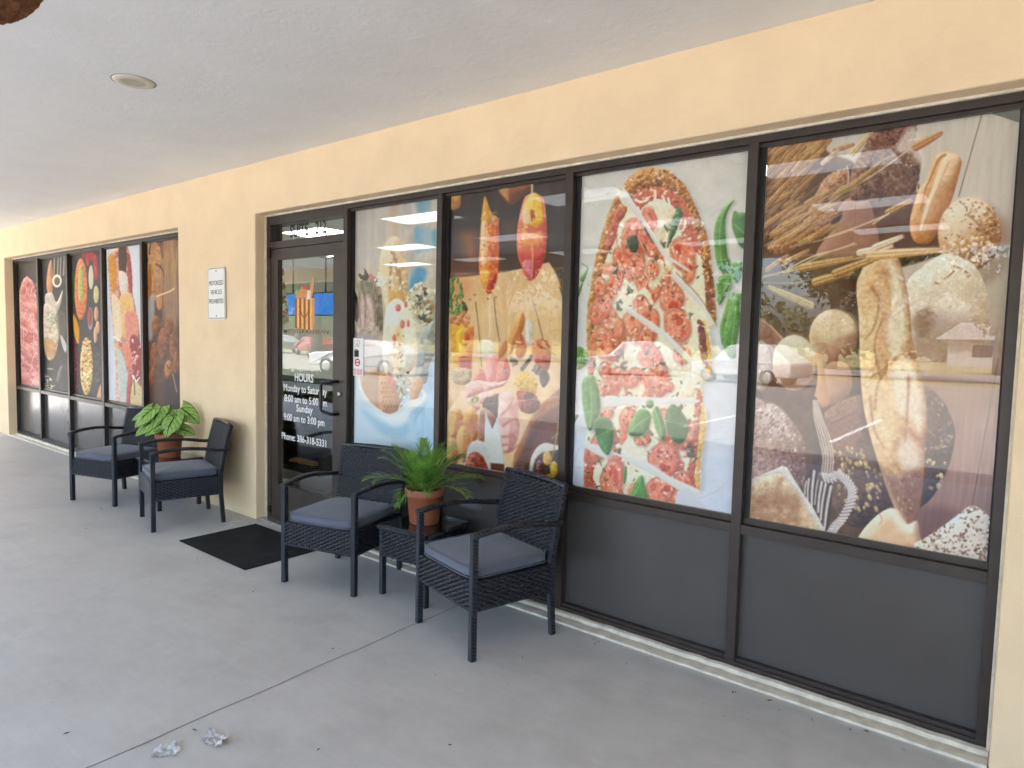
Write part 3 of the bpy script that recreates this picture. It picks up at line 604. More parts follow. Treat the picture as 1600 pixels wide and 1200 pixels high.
    # sauce and herb mess between the slices of tomato
    for i in range(46):
        y = r.uniform(350, 790); x = r.uniform(max(932, 992 - (y - 300) * .4), 1082)
        s.blob([(x + r.uniform(-9, 9) + 11 * math.cos(a), y + 14 * math.sin(a) + r.uniform(-8, 8)) for a in np.arange(6) * 1.047], [SAUCE, TOM, CHEESE][r.randint(3)], r=5, n=(3, .5), rough=1.6, alpha=.75)
    for i in range(30):
        y = r.uniform(380, 790); x = r.uniform(max(938, 1000 - (y - 300) * .4), 1072); tomato(s, x, y, r.uniform(10, 17), r.uniform(18, 31), r.uniform(-25, 25))
    for i in range(14):
        y = r.uniform(350, 780); x = r.uniform(max(940, 1005 - (y - 300) * .4), 1070)
        s.blob([(x + 9 * math.cos(a) + r.uniform(-6, 6), y + 17 * math.sin(a) + r.uniform(-7, 7)) for a in np.arange(6) * 1.047], CHEESE, r=5, n=(3, .4), rough=2)
    for i in range(26):
        y = r.uniform(340, 785); x = r.uniform(max(935, 990 - (y - 300) * .4), 1085)
        s.blob([(x + 4 * math.cos(a) + r.uniform(-3, 3), y + 6 * math.sin(a) + r.uniform(-4, 4)) for a in np.arange(6) * 1.047], [(34, 40, 24), (70, 72, 44), (130, 116, 76)], r=3, n=(2, .6), rough=2, alpha=.85)
    s.crop(895, 230, 5.714)
    tomato(s, 690, 650, 62, 140, -14); tomato(s, 530, 800, 100, 180, 8); tomato(s, 680, 850, 80, 130, -20); tomato(s, 980, 950, 110, 160, -12)
    s.crop(890, 410, 5.714)
    for a in ((600, 30, 70, 110, 0), (270, 210, 60, 90, 0), (640, 390, 70, 110, -15), (910, 320, 110, 140, 6), (960, 560, 120, 160, -14), (740, 60, 60, 90, 0), (1060, 60, 60, 130, 0), (330, 740, 110, 120, 20), (560, 560, 80, 120, -20), (680, 690, 60, 100, 0), (790, 1010, 100, 110, 0), (540, 1040, 90, 80, 0), (330, 960, 70, 90, 0), (1000, 820, 80, 90, 0), (420, 580, 70, 90, 10)):
        tomato(s, *a, pale=.12)
    s.crop(885, 590, 5.4556)
    tomato(s, 830, 700, 135, 150, -18); tomato(s, 390, 860, 100, 170, 12); tomato(s, 790, 960, 120, 120, -20); tomato(s, 520, 350, 70, 110, 10); tomato(s, 640, 520, 70, 60, 0); tomato(s, 340, 310, 60, 40, 0); tomato(s, 820, 80, 100, 50, 0); tomato(s, 330, 90, 70, 60, 0)
    s.blob([(1000, 20), (1060, -20), (1110, 60), (1080, 170), (980, 130)], CHEESE, r=10, n=(3, .4), rough=2)
    s.px()
    s.scatter(OUT, 230, (.5, 1.5), [(40, 64, 30), (64, 84, 44), (90, 60, 36)], asp=2.6)
    s.scatter(OUT, 420, (.6, 2.0), [(246, 236, 210), (236, 216, 176), (250, 244, 226)], asp=2.0, alpha=.75)
    # cheese shreds on the top slice
    s.crop(895, 230, 5.714)
    for P in ([(560, 470), (620, 490), (690, 440)], [(735, 390), (730, 470), (690, 500)], [(730, 470), (800, 480), (830, 510)], [(850, 460), (870, 540), (890, 600)], [(1005, 660), (990, 730), (960, 750)], [(580, 540), (600, 600)], [(600, 490), (660, 480)], [(800, 440), (840, 520)]):
        s.stroke(P, 4.6, [(206, 186, 150), (238, 228, 206), (248, 242, 230)], 2.6, n=(3, .2))
    s.blob([(610, 560), (700, 500), (850, 500), (900, 580), (860, 700), (780, 860), (720, 760), (760, 680), (720, 560), (650, 540)], CHEESE, r=12, n=(4, .3), rough=1.5, alpha=.75)
    s.blob([(920, 560), (940, 520), (985, 590), (950, 680), (900, 800), (840, 900), (860, 760), (880, 660)], [(22, 42, 22), (46, 78, 36), (84, 124, 60), (150, 176, 110)], r=8, n=(3, .5), rough=1.2)
    s.blob([(480, 820), (560, 780), (590, 850), (570, 930), (520, 930)], [(30, 36, 26), (60, 66, 46), (110, 110, 76)], r=6, n=(2.5, .5), rough=1.5)
    for P in ([(640, 720), (700, 830), (720, 860)], [(820, 700), (850, 760)], [(640, 880), (660, 930)]): s.stroke(P, 3.4, [(40, 40, 32), (86, 84, 60)], 1.5)
    # cuts between the slices
    GAP = [(206, 200, 190), (216, 212, 205), (222, 219, 213)]
    s.blob([(440, 345), (465, 370), (590, 560), (700, 730), (810, 900), (850, 965), (1060, 1110), (1030, 1110), (800, 970), (640, 700), (570, 620), (410, 440)], GAP, r=5, n=(8, .12), smooth=False, light=(.8, -.4))
    s.crop(890, 410, 5.714)
    s.blob([(930, 90), (1010, 170), (1160, 320), (1310, 560), (1270, 545), (1150, 370), (1000, 220), (900, 110)], GAP, r=5, n=(8, .12), smooth=False, light=(.8, -.4))
    s.blob([(440, 360), (560, 420), (700, 510), (880, 640), (1020, 780), (1120, 880), (1270, 1020), (1240, 1030), (1090, 930), (1000, 840), (860, 690), (690, 570), (450, 400)], GAP, r=5, n=(8, .12), smooth=False, light=(.8, -.4))
    s.stroke([(950, 90), (1160, 310), (1310, 560)], 1.6, [(110, 80, 50), (140, 110, 76)], alpha=.8)
    s.crop(885, 590, 5.4556)
    s.blob([(280, 170), (480, 155), (700, 165), (1000, 180), (1130, 190), (1110, 215), (960, 225), (700, 235), (480, 240), (280, 270), (160, 300)], GAP, r=6, n=(8, .12), light=(0, -.8))
    s.blob([(130, 560), (250, 570), (420, 640), (580, 690), (720, 735), (860, 830), (1010, 900), (1130, 960), (1120, 1000), (980, 970), (830, 880), (720, 820), (560, 740), (420, 660), (340, 690), (180, 610)], GAP, r=6, n=(8, .12), light=(0, -.8))
    s.blob([(960, 960), (1080, 980), (1300, 1300), (900, 1250), (930, 1050)], [(196, 196, 200), (206, 208, 216)], r=6, rough=2)
    for i in range(26): 
        x = r.uniform(280, 1000); s.stroke([(x, 165 + r.uniform(-14, 4)), (x + r.uniform(-30, 30), 150)], 1.4, [(70, 80, 50), (110, 80, 50)], .6, alpha=.6)
    # basil
    basil(s, [(140, 20), (230, -20), (275, 120), (290, 240), (270, 330), (230, 420), (190, 450), (155, 330), (135, 180)], [(200, 430), (215, 250), (200, 20)])
    basil(s, [(235, 380), (280, 340), (350, 350), (390, 390), (400, 500), (385, 600), (350, 660), (290, 600), (255, 500)], [(240, 520), (320, 470), (440, 415)])
    s.wash([(235, 380), (280, 340), (350, 350), (385, 400), (260, 510)], (30, 74, 40), .5, 8)
    basil(s, [(530, 480), (545, 380), (610, 280), (680, 270), (720, 330), (700, 430), (650, 490), (590, 500)], [(530, 470), (620, 390), (715, 330)])
    basil(s, [(735, 290), (770, 240), (810, 320), (845, 440), (825, 530), (790, 500), (750, 400)], [(745, 260), (790, 380), (815, 530)])
    basil(s, [(845, 330), (860, 270), (910, 225), (970, 280), (1030, 370), (1040, 460), (1000, 540), (950, 560), (890, 510), (850, 430)], [(840, 360), (930, 390), (1040, 400)], dark=.8)
    s.wash([(870, 380), (1020, 420), (1000, 530), (930, 550)], (36, 92, 36), .55, 8)
    s.ell(710, 225, 36, 38, BASIL, r=6)
    s.ell(500, 830, 14, 80, BASIL, rot=6, r=3); s.stroke([(270, 670), (300, 750)], 3, BASIL, 2)
    basil(s, [(545, 1000), (580, 900), (640, 830), (665, 900), (690, 1060), (600, 1060), (540, 1030)], [(560, 1020), (620, 920), (640, 840)])
    s.blob([(45, 360), (90, 310), (100, 330), (60, 400), (40, 440)], BASIL, r=4)
    s.crop(890, 410, 5.714)
    for P, v in (([(1330, -30), (1420, -40), (1440, 60), (1400, 120), (1350, 80)], [(1400, 100), (1370, -30)]), ([(1310, 200), (1350, 120), (1430, 110), (1450, 200), (1390, 310), (1330, 380)], [(1420, 140), (1340, 350)]),
                 ([(1420, 40), (1530, -10), (1540, 100), (1490, 190), (1440, 120)], [(1440, 90), (1530, 20)]), ([(1345, 560), (1400, 370), (1450, 260), (1470, 330), (1420, 480), (1370, 720), (1350, 680)], [(1450, 280), (1360, 680)]),
                 ([(1400, 500), (1460, 310), (1545, 290), (1530, 500), (1490, 720), (1480, 850), (1420, 840), (1370, 720)], [(1490, 310), (1440, 830)])):
        basil(s, P, v)
    s.stroke([(1420, 80), (1450, 120), (1440, 200), (1380, 340)], 2, [(150, 190, 120), (214, 230, 196)], 1)
    basil(s, [(40, 800), (80, 750), (150, 790), (170, 880), (100, 950), (50, 960), (40, 1040), (20, 1000)], [(60, 960), (110, 800)])
    s.stroke([(80, 300), (110, 200), (160, 60), (110, 10)], 2, BASIL, 1); s.blob([(72, 310), (80, 240), (110, 190), (100, 260)], BASIL, r=3); s.blob([(100, 140), (170, 40), (150, 90), (120, 170)], BASIL, r=3)
    s.crop(895, 230, 5.714)
    basil(s, [(1262, 760), (1280, 660), (1330, 560), (1380, 510), (1445, 470), (1400, 540), (1365, 640), (1365, 800), (1385, 1020), (1400, 1100), (1300, 1080), (1265, 900)], [(1440, 440), (1340, 600), (1310, 800), (1330, 1060)])
    basil(s, [(1420, 690), (1435, 570), (1480, 585), (1560, 610), (1560, 880), (1500, 890), (1450, 800)], [(1550, 780), (1430, 680)], dark=.4)
    s.px(); s.grain(.04, 1.1)
    return s
def drink(s, P, liq, fr=.25):
    s.blob(P, liq, r=14, n=(4, .3), k=.45, base=.5)

def paint_drinks():
    s = Sheet(685, 270, 895, 760)
    DK = [(22, 16, 14), (46, 32, 26), (86, 54, 36), (130, 84, 52)]
    s.grad([(270, (62, 42, 34)), (340, (52, 40, 34)), (420, (70, 50, 40)), (445, (150, 104, 74)), (460, (226, 188, 132)), (620, (220, 180, 124)), (760, (160, 100, 62))])
    s.grain(.2, 9, st=(90, 6)); s.crop(690, 280, 6.667)
    s.blob([(590, 95), (920, 40), (930, 110), (840, 190), (720, 270)], [(90, 48, 28), (140, 84, 50), (190, 128, 78)], r=16, n=(8, .15)); s.blob([(590, 95), (690, 80), (700, 230), (680, 215)], [(170, 110, 60), (220, 166, 98), (240, 196, 130)], r=8)
    s.blob([(75, 180), (190, 165), (202, 200), (190, 290), (90, 320)], [(140, 86, 34), (208, 152, 72), (240, 202, 130)], r=10)
    for x in (250, 390, 540, 1060, 1190): s.wash([(x, 60), (x + 60, 60), (x + 50, 300), (x + 5, 300)], (110, 70, 50), .4, 8)
    s.wash([(200, 560), (330, 560), (360, 820), (260, 840), (220, 680)], (196, 120, 44), .75, 22); s.wash([(640, 440), (780, 440), (760, 640), (650, 660)], (110, 74, 50), .6, 20); s.wash([(80, 860), (400, 860), (390, 1000), (80, 1010)], (120, 60, 52), .5, 20)
    # table top
    s.blob([(60, 1040), (380, 1000), (700, 960), (1120, 865), (1180, 960), (1290, 1250), (1290, 2300), (60, 2300)], [(176, 128, 82), (216, 174, 122), (236, 202, 154), (246, 222, 184)], r=6, n=(3.5, .16), st=(86, 9), smooth=False, k=.1, base=.6)
    s.wash([(60, 1040), (330, 1010), (300, 1200), (60, 1300)], (214, 130, 84), .5, 20)
    s.crop(690, 440, 7.5)
    for P in ([(400, 240), (440, 600), (470, 1000)], [(615, 190), (640, 460), (680, 700)], [(1050, 190), (1120, 400), (1190, 680)], [(1400, 40), (1450, 230)]):
        s.stroke(P, 1.6, [(92, 60, 34), (130, 92, 56)], 1.3, alpha=.85)
    for x, y in ((390, 155), (640, 180), (330, 210), (545, 200), (1090, 270)): s.ell(x, y, 18, 12, [(130, 88, 56), (170, 124, 84)], alpha=.7)
    s.blob([(1380, 60), (1500, 240), (1500, 560), (1420, 500), (1410, 190)], [(60, 50, 44), (96, 84, 74)], r=6, alpha=.85)
    # tall glass
    s.crop(690, 280, 6.667)
    G1 = [(414, 420), (425, 300), (450, 180), (480, 240), (520, 360), (585, 400), (598, 560), (600, 760), (590, 960), (560, 1080), (520, 1180), (480, 1195), (440, 1130), (400, 1010), (388, 860), (398, 640)]
    s.blob(G1, [(160, 52, 14), (214, 104, 30), (240, 160, 66), (252, 208, 130)], r=16, n=(3.5, .4), k=.45, base=.52)
    s.blob([(418, 420), (428, 290), (450, 178), (500, 300), (530, 400), (500, 470), (440, 460)], [(170, 110, 14), (226, 166, 34), (246, 204, 84)], r=10, n=(5, .2))
    s.blob([(415, 455), (475, 455), (480, 640), (470, 860), (420, 900), (405, 700)], [(220, 170, 110), (240, 216, 178), (250, 240, 222)], r=9, soft=3, n=(5, .25), alpha=.85)
    s.blob([(470, 1050), (560, 980), (570, 1060), (520, 1170), (480, 1190)], [(150, 30, 20), (204, 62, 40), (226, 104, 74)], r=9, soft=3)
    s.blob([(400, 960), (470, 940), (500, 1010), (460, 1120), (420, 1060)], [(220, 140, 30), (246, 186, 70), (252, 220, 140)], r=8, soft=3, n=(2.5, .5))
    for cx, cy, a in ((545, 390, 22), (570, 440, 24), (560, 400, 40)): s.stroke([(cx + a * math.cos(t), cy + 1.5 * a * math.sin(t)) for t in np.linspace(0, 5.6, 9)], 1.2, [(180, 140, 100), (240, 220, 190)], alpha=.85)
    s.stroke([(500, 720), (540, 760), (530, 850), (570, 900)], 6, [(170, 60, 20), (206, 100, 40)], 4, alpha=.6, soft=3)
    s.scatter(G1, 60, (.5, 1.6), [(255, 240, 200), (250, 200, 110), (190, 70, 20)], asp=2, alpha=.7)
    s.stroke([(500, 1190), (500, 1500), (495, 1640)], 1.6, [(236, 220, 190), (250, 240, 220)], alpha=.9)
    # rose glass
    G2 = [(860, 200), (900, 160), (960, 140), (1030, 170), (1070, 220), (1085, 340), (1098, 520), (1095, 680), (1070, 820), (1020, 950), (960, 1040), (900, 1050), (850, 940), (800, 820), (780, 660), (790, 500), (820, 330)]
    s.blob(G2, [(150, 40, 34), (212, 84, 60), (240, 146, 96), (252, 206, 150)], r=22, n=(5, .25), k=.45, base=.5, alpha=.95)
    s.blob([(850, 300), (900, 190), (960, 140), (1020, 180), (1055, 320), (1060, 440), (1000, 500), (920, 480), (850, 440)], [(200, 120, 14), (236, 188, 40), (250, 220, 110), (252, 236, 176)], r=14, soft=2, n=(5, .22))
    s.blob([(850, 340), (900, 300), (920, 440), (900, 470), (845, 450)], [(226, 190, 150), (246, 230, 200)], r=6, soft=3); s.blob([(925, 320), (965, 340), (970, 420), (935, 430)], [(150, 60, 10), (206, 110, 20)], r=5, soft=2)
    s.blob([(800, 750), (900, 770), (1080, 740), (1040, 900), (960, 1030), (900, 1040), (840, 920)], [(150, 24, 30), (204, 62, 66), (226, 110, 110)], r=20, soft=6, n=(6, .25), alpha=.85)
    s.blob([(850, 860), (940, 850), (930, 960), (930, 1020), (880, 960)], [(214, 120, 150), (238, 176, 196)], r=8, soft=5, alpha=.8)
    s.blob([(840, 520), (930, 560), (1040, 540), (1060, 660), (960, 700), (850, 680)], [(226, 126, 44), (246, 176, 84), (252, 214, 140)], r=10, soft=6, n=(3.5, .45), alpha=.8)
    s.stroke([(940, 35), (942, 90), (940, 150)], 4, [(220, 190, 130), (250, 236, 200)], 3); s.stroke([(945, 680), (948, 900), (930, 1050)], 2, [(250, 210, 170), (240, 180, 150)], alpha=.7)
    s.scatter(G2, 50, (.5, 1.5), [(255, 240, 210), (252, 210, 140)], asp=2, alpha=.6)
    for P in ([(862, 210), (845, 320), (820, 400)], [(1050, 200), (1075, 330), (1085, 420)]): s.stroke(P, 2, [(236, 180, 150), (252, 230, 210)], alpha=.7)
    s.stroke([(905, 1060), (925, 1200), (960, 1330), (1000, 1450)], 1.6, [(220, 180, 150), (250, 232, 214)], alpha=.8)
    # short glass with mint
    s.crop(690, 440, 7.5)
    s.blob([(105, 500), (150, 470), (330, 500), (380, 560), (365, 800), (340, 1040), (300, 1090), (180, 1090), (135, 1020), (115, 760)], [(140, 50, 14), (214, 122, 30), (240, 184, 60), (250, 220, 130)], r=18, n=(4, .35), k=.4, base=.55)
    s.blob([(170, 600), (260, 560), (240, 760), (300, 880), (270, 940), (180, 820)], [(220, 150, 10), (246, 206, 30), (252, 230, 110)], r=10, soft=3); s.ell(300, 650, 30, 50, [(190, 50, 20), (224, 90, 50)], soft=4)
    s.blob([(210, 900), (260, 860), (340, 900), (340, 1030), (230, 1070)], [(150, 24, 14), (204, 56, 36)], r=8, soft=4); s.blob([(135, 1030), (340, 1030), (320, 1190), (150, 1190)], [(120, 90, 56), (196, 170, 130), (240, 226, 200)], r=8, n=(2.5, .5))
    for i in range(16):
        x, y = s.rng.uniform(110, 350), s.rng.uniform(350, 520); s.ell(x, y, 36, 26, [(170, 80, 40), (220, 140, 90), (244, 200, 160)], rot=s.rng.uniform(0, 180), r=3, n=(2, .5))
    s.blob([(230, 230), (270, 240), (305, 320), (290, 350), (250, 310)], [(40, 34, 28), (80, 66, 50), (180, 150, 60)], r=4)
    for i in range(46):
        x, y = s.rng.uniform(80, 250), s.rng.uniform(-40, 380); a = s.rng.uniform(-130, -50); L = s.rng.uniform(30, 80)
        s.ell(x, y, L * .6, L * .22, [(30, 70, 22), (70, 120, 50), (120, 164, 90), (170, 200, 140)], rot=a, r=2, n=(2, .3))
    # foot of the tall glass, board, meats
    s.ell(530, 790, 112, 130, [(196, 176, 150), (222, 206, 184), (240, 232, 220)], r=8, n=(3, .35), alpha=.7); s.ell(530, 770, 70, 90, [(200, 190, 180), (232, 226, 220), (246, 244, 242)], r=6, n=(2.5, .5), alpha=.7)
    s.crop(690, 580, 7.056)
    BOARD = [(176, 120, 78), (222, 180, 132), (240, 210, 168), (248, 230, 200)]
    s.blob([(40, 480), (260, 190), (460, 40), (700, -160), (950, -220), (1310, -100), (1300, 190), (1090, 380), (1000, 480), (860, 800), (780, 1140), (600, 1250), (40, 1200)], BOARD, r=8, n=(6, .12), st=(60, 5), smooth=False, k=.2, base=.62)
    s.blob([(1300, 190), (1100, 360), (1010, 480), (930, 640), (800, 920), (770, 1160), (810, 1160), (880, 930), (1000, 660), (1060, 560), (1310, 390)], [(120, 66, 36), (176, 112, 72), (204, 146, 100)], r=6, n=(5, .25), smooth=False)
    s.blob([(1320, 380), (1180, 480), (1060, 570), (970, 720), (880, 900), (800, 1060), (780, 1200), (1320, 1200)], [(76, 38, 24), (124, 70, 44), (156, 96, 64)], r=10, n=(5, .3), st=(-58, 6), smooth=False, k=.2)
    s.wash([(1060, 570), (1150, 500), (1280, 400), (1100, 600), (950, 860), (830, 1080)], (60, 40, 36), .5, 14)
    # bread stick / croissants, tomatoes, figs
    s.crop(690, 440, 7.5)
    s.blob([(770, 690), (830, 520), (890, 380), (940, 345), (975, 400), (960, 540), (890, 700), (830, 820), (790, 850)], [(150, 72, 30), (208, 130, 64), (232, 172, 100), (246, 208, 150)], r=16, n=(5, .2))
    s.blob([(890, 600), (920, 590), (980, 700), (990, 820), (930, 900), (870, 840)], [(140, 40, 20), (196, 92, 50), (226, 140, 90)], r=12); s.blob([(650, 860), (720, 720), (760, 690), (770, 800), (690, 900)], [(190, 120, 70), (222, 160, 104)], r=8)
    s.blob([(985, 480), (1020, 430), (1070, 540), (1060, 660), (1070, 760), (1000, 720), (980, 600)], [(186, 170, 160), (226, 218, 212), (244, 240, 238)], r=10, n=(4, .3))
    s.blob([(1060, 760), (1090, 700), (1180, 670), (1270, 760), (1280, 900), (1240, 1040), (1140, 1000), (1070, 880)], [(96, 18, 14), (168, 44, 32), (210, 92, 66), (236, 150, 120)], r=20, n=(5, .25))
    for P in ([(1130, 740), (1190, 700), (1240, 690)], [(1190, 710), (1170, 660)], [(1200, 740), (1290, 830), (1335, 860)]): s.stroke(P, 2, [(120, 90, 60), (210, 180, 140)], 1)
    for P in ([(920, 1000), (1040, 840), (1070, 890), (950, 1060)], [(1050, 1040), (1090, 950), (1210, 1040), (1170, 1120)], [(790, 860), (870, 900), (900, 970), (820, 1000)]):
        s.blob(P, [(80, 56, 40), (150, 124, 100), (232, 222, 208)], r=5, smooth=False, n=(2.5, .4)); Q = np.array(P, float); s.stroke([(Q[0] + Q[3]) / 2, (Q[1] + Q[2]) / 2], 3, [(50, 36, 30), (76, 60, 50)])
    MEAT = [(150, 40, 30), (206, 90, 74), (232, 146, 126), (246, 206, 190)]; HAM = [(176, 104, 96), (222, 164, 150), (240, 204, 194), (250, 232, 226)]
    s.blob([(500, 1060), (520, 900), (590, 840), (680, 900), (690, 1000), (650, 1150), (520, 1170)], [(206, 90, 90), (232, 150, 144), (244, 196, 190)], r=18, n=(3, .3), st=(80, 5)); s.blob([(640, 1080), (690, 900), (760, 900), (800, 1000), (790, 1120), (720, 1190), (640, 1170)], MEAT, r=14, n=(3, .3))
    s.ell(745, 1045, 24, 44, [(60, 30, 26), (236, 226, 216), (150, 60, 40)], r=6, n=(1.6, .8)); s.blob([(370, 1130), (430, 1010), (500, 1060), (510, 1180), (400, 1190)], MEAT, r=10, n=(3, .3))
    s.crop(690, 580, 7.056)
    for P in ([(270, 150), (380, 100), (480, 110), (560, 140), (520, 210), (400, 260), (330, 290), (260, 280)], [(450, 130), (600, 130), (720, 100), (680, 160), (560, 200), (480, 220)], [(410, 250), (520, 220), (600, 240), (560, 330), (440, 360), (390, 330)], [(280, 300), (400, 290), (430, 390), (380, 440), (300, 400)]):
        s.blob(P, HAM, r=14, n=(3, .35), st=(30, 3))
    s.scatter([(310, 330), (370, 280), (410, 310), (350, 360)], 26, (.6, 1.5), [(150, 170, 60), (200, 200, 110), (110, 130, 40)])
    s.blob([(800, 130), (860, 30), (940, 20), (1030, 90), (1050, 180), (1010, 250), (900, 230), (820, 180)], [(180, 130, 20), (226, 186, 60), (246, 222, 120)], r=12, n=(2, .7), rough=3)
    s.blob([(830, 220), (910, 220), (1010, 240), (1070, 330), (1050, 430), (970, 470), (870, 430), (840, 330)], [(80, 20, 12), (150, 56, 36), (204, 110, 80)], r=16, n=(4, .5)); s.blob([(920, 260), (1000, 240), (1000, 320), (930, 320)], [(50, 30, 28), (90, 60, 50)], r=5); s.blob([(1080, 60), (1140, -20), (1190, 80), (1120, 180)], [(60, 54, 54), (110, 100, 96)], r=8); s.ell(1050, 370, 40, 60, [(100, 30, 30), (150, 70, 60)], alpha=.8)
    s.blob([(450, 390), (490, 290), (560, 280), (640, 260), (620, 500), (560, 470)], [(40, 20, 22), (86, 50, 50), (150, 110, 106)], r=6, n=(3, .6), st=(105, 5))
    s.blob([(630, 260), (700, 230), (780, 250), (840, 340), (850, 520), (860, 640), (830, 760), (780, 870), (700, 890), (650, 700), (620, 500), (625, 350)], HAM, r=26, n=(6, .35), st=(60, 2.2))
    for P in ([(660, 480), (740, 400), (790, 290)], [(680, 600), (760, 540), (840, 520)], [(670, 720), (760, 710), (840, 640)], [(670, 810), (770, 800), (840, 740)], [(700, 890), (780, 870), (840, 800)]): s.stroke(P, 4.5, [(176, 100, 96), (214, 150, 140)], 1.5, alpha=.7, soft=2.5)
    s.blob([(410, 640), (430, 430), (480, 400), (540, 440), (610, 520), (560, 640), (470, 780), (410, 760)], [(120, 66, 54), (176, 122, 104), (214, 176, 156)], r=8, smooth=False)
    s.blob([(482, 430), (560, 640), (625, 470), (690, 1060), (460, 1060)], [(206, 204, 198), (226, 226, 222), (240, 240, 238)], r=3, smooth=False, n=(14, .1)); s.blob([(525, 1010), (690, 1025), (690, 1110), (525, 1080)], [(96, 40, 34), (126, 62, 52)], r=4, smooth=False)
    # rolls and dips
    for P in ([(60, 620), (110, 440), (200, 410), (240, 540), (220, 700), (140, 760), (70, 760)], [(230, 560), (270, 430), (340, 380), (390, 480), (400, 720), (330, 780), (290, 640)], [(160, 740), (190, 640), (235, 595), (290, 640), (320, 760), (310, 900), (240, 1010), (160, 900)], [(60, 760), (160, 760), (180, 1000), (60, 1000)]):
        s.blob(P, [(150, 72, 26), (214, 142, 60), (238, 190, 100), (250, 222, 156)], r=22, n=(3, .25), k=.5)
    s.scatter([(290, 420), (390, 480), (400, 640), (310, 620)], 60, (.6, 1.2), [(244, 206, 120), (230, 180, 90)]); s.wash([(300, 560), (390, 520), (400, 720), (320, 760)], (176, 90, 70), .5, 14)
    s.blob([(270, 960), (290, 840), (350, 770), (430, 770), (500, 840), (530, 960), (520, 1100), (270, 1080)], [(196, 186, 178), (226, 222, 220), (242, 240, 240)], r=8); s.blob([(280, 960), (340, 890), (430, 910), (480, 990), (500, 1100), (280, 1080)], [(80, 20, 10), (150, 44, 22), (206, 90, 50), (246, 190, 140)], r=10, n=(2.6, .6))
    s.blob([(960, 1140), (985, 960), (1050, 840), (1140, 790), (1240, 810), (1330, 860), (1330, 1240), (960, 1200)], [(190, 180, 164), (226, 218, 204), (242, 236, 226)], r=10); s.blob([(1000, 1150), (1030, 980), (1110, 900), (1200, 880), (1330, 900), (1330, 1240), (1000, 1220)], [(40, 28, 24), (84, 58, 46), (130, 96, 70)], r=8)
    for cx, cy, rx, ry, c in ((1085, 1070, 46, 90, [(70, 30, 34), (130, 70, 70), (220, 180, 180)]), (1165, 960, 50, 80, [(190, 120, 30), (230, 180, 80), (250, 226, 150)]), (1240, 1080, 44, 90, [(190, 130, 20), (234, 190, 60), (250, 226, 120)]), (1190, 1180, 60, 50, [(200, 130, 40), (240, 200, 90)]), (1060, 1170, 40, 50, [(80, 40, 40), (150, 90, 80)])): s.ell(cx, cy, rx, ry, c, r=6, n=(2.4, .6))
    s.stroke([(1285, 570), (1270, 700), (1230, 900), (1190, 1060)], 2.4, [(150, 120, 50), (220, 196, 120)], 1.6); s.stroke([(1215, 745), (1270, 700), (1290, 690)], 2, [(150, 120, 50), (220, 196, 120)])
    s.px(); s.grain(.04, 1.1)
    return s
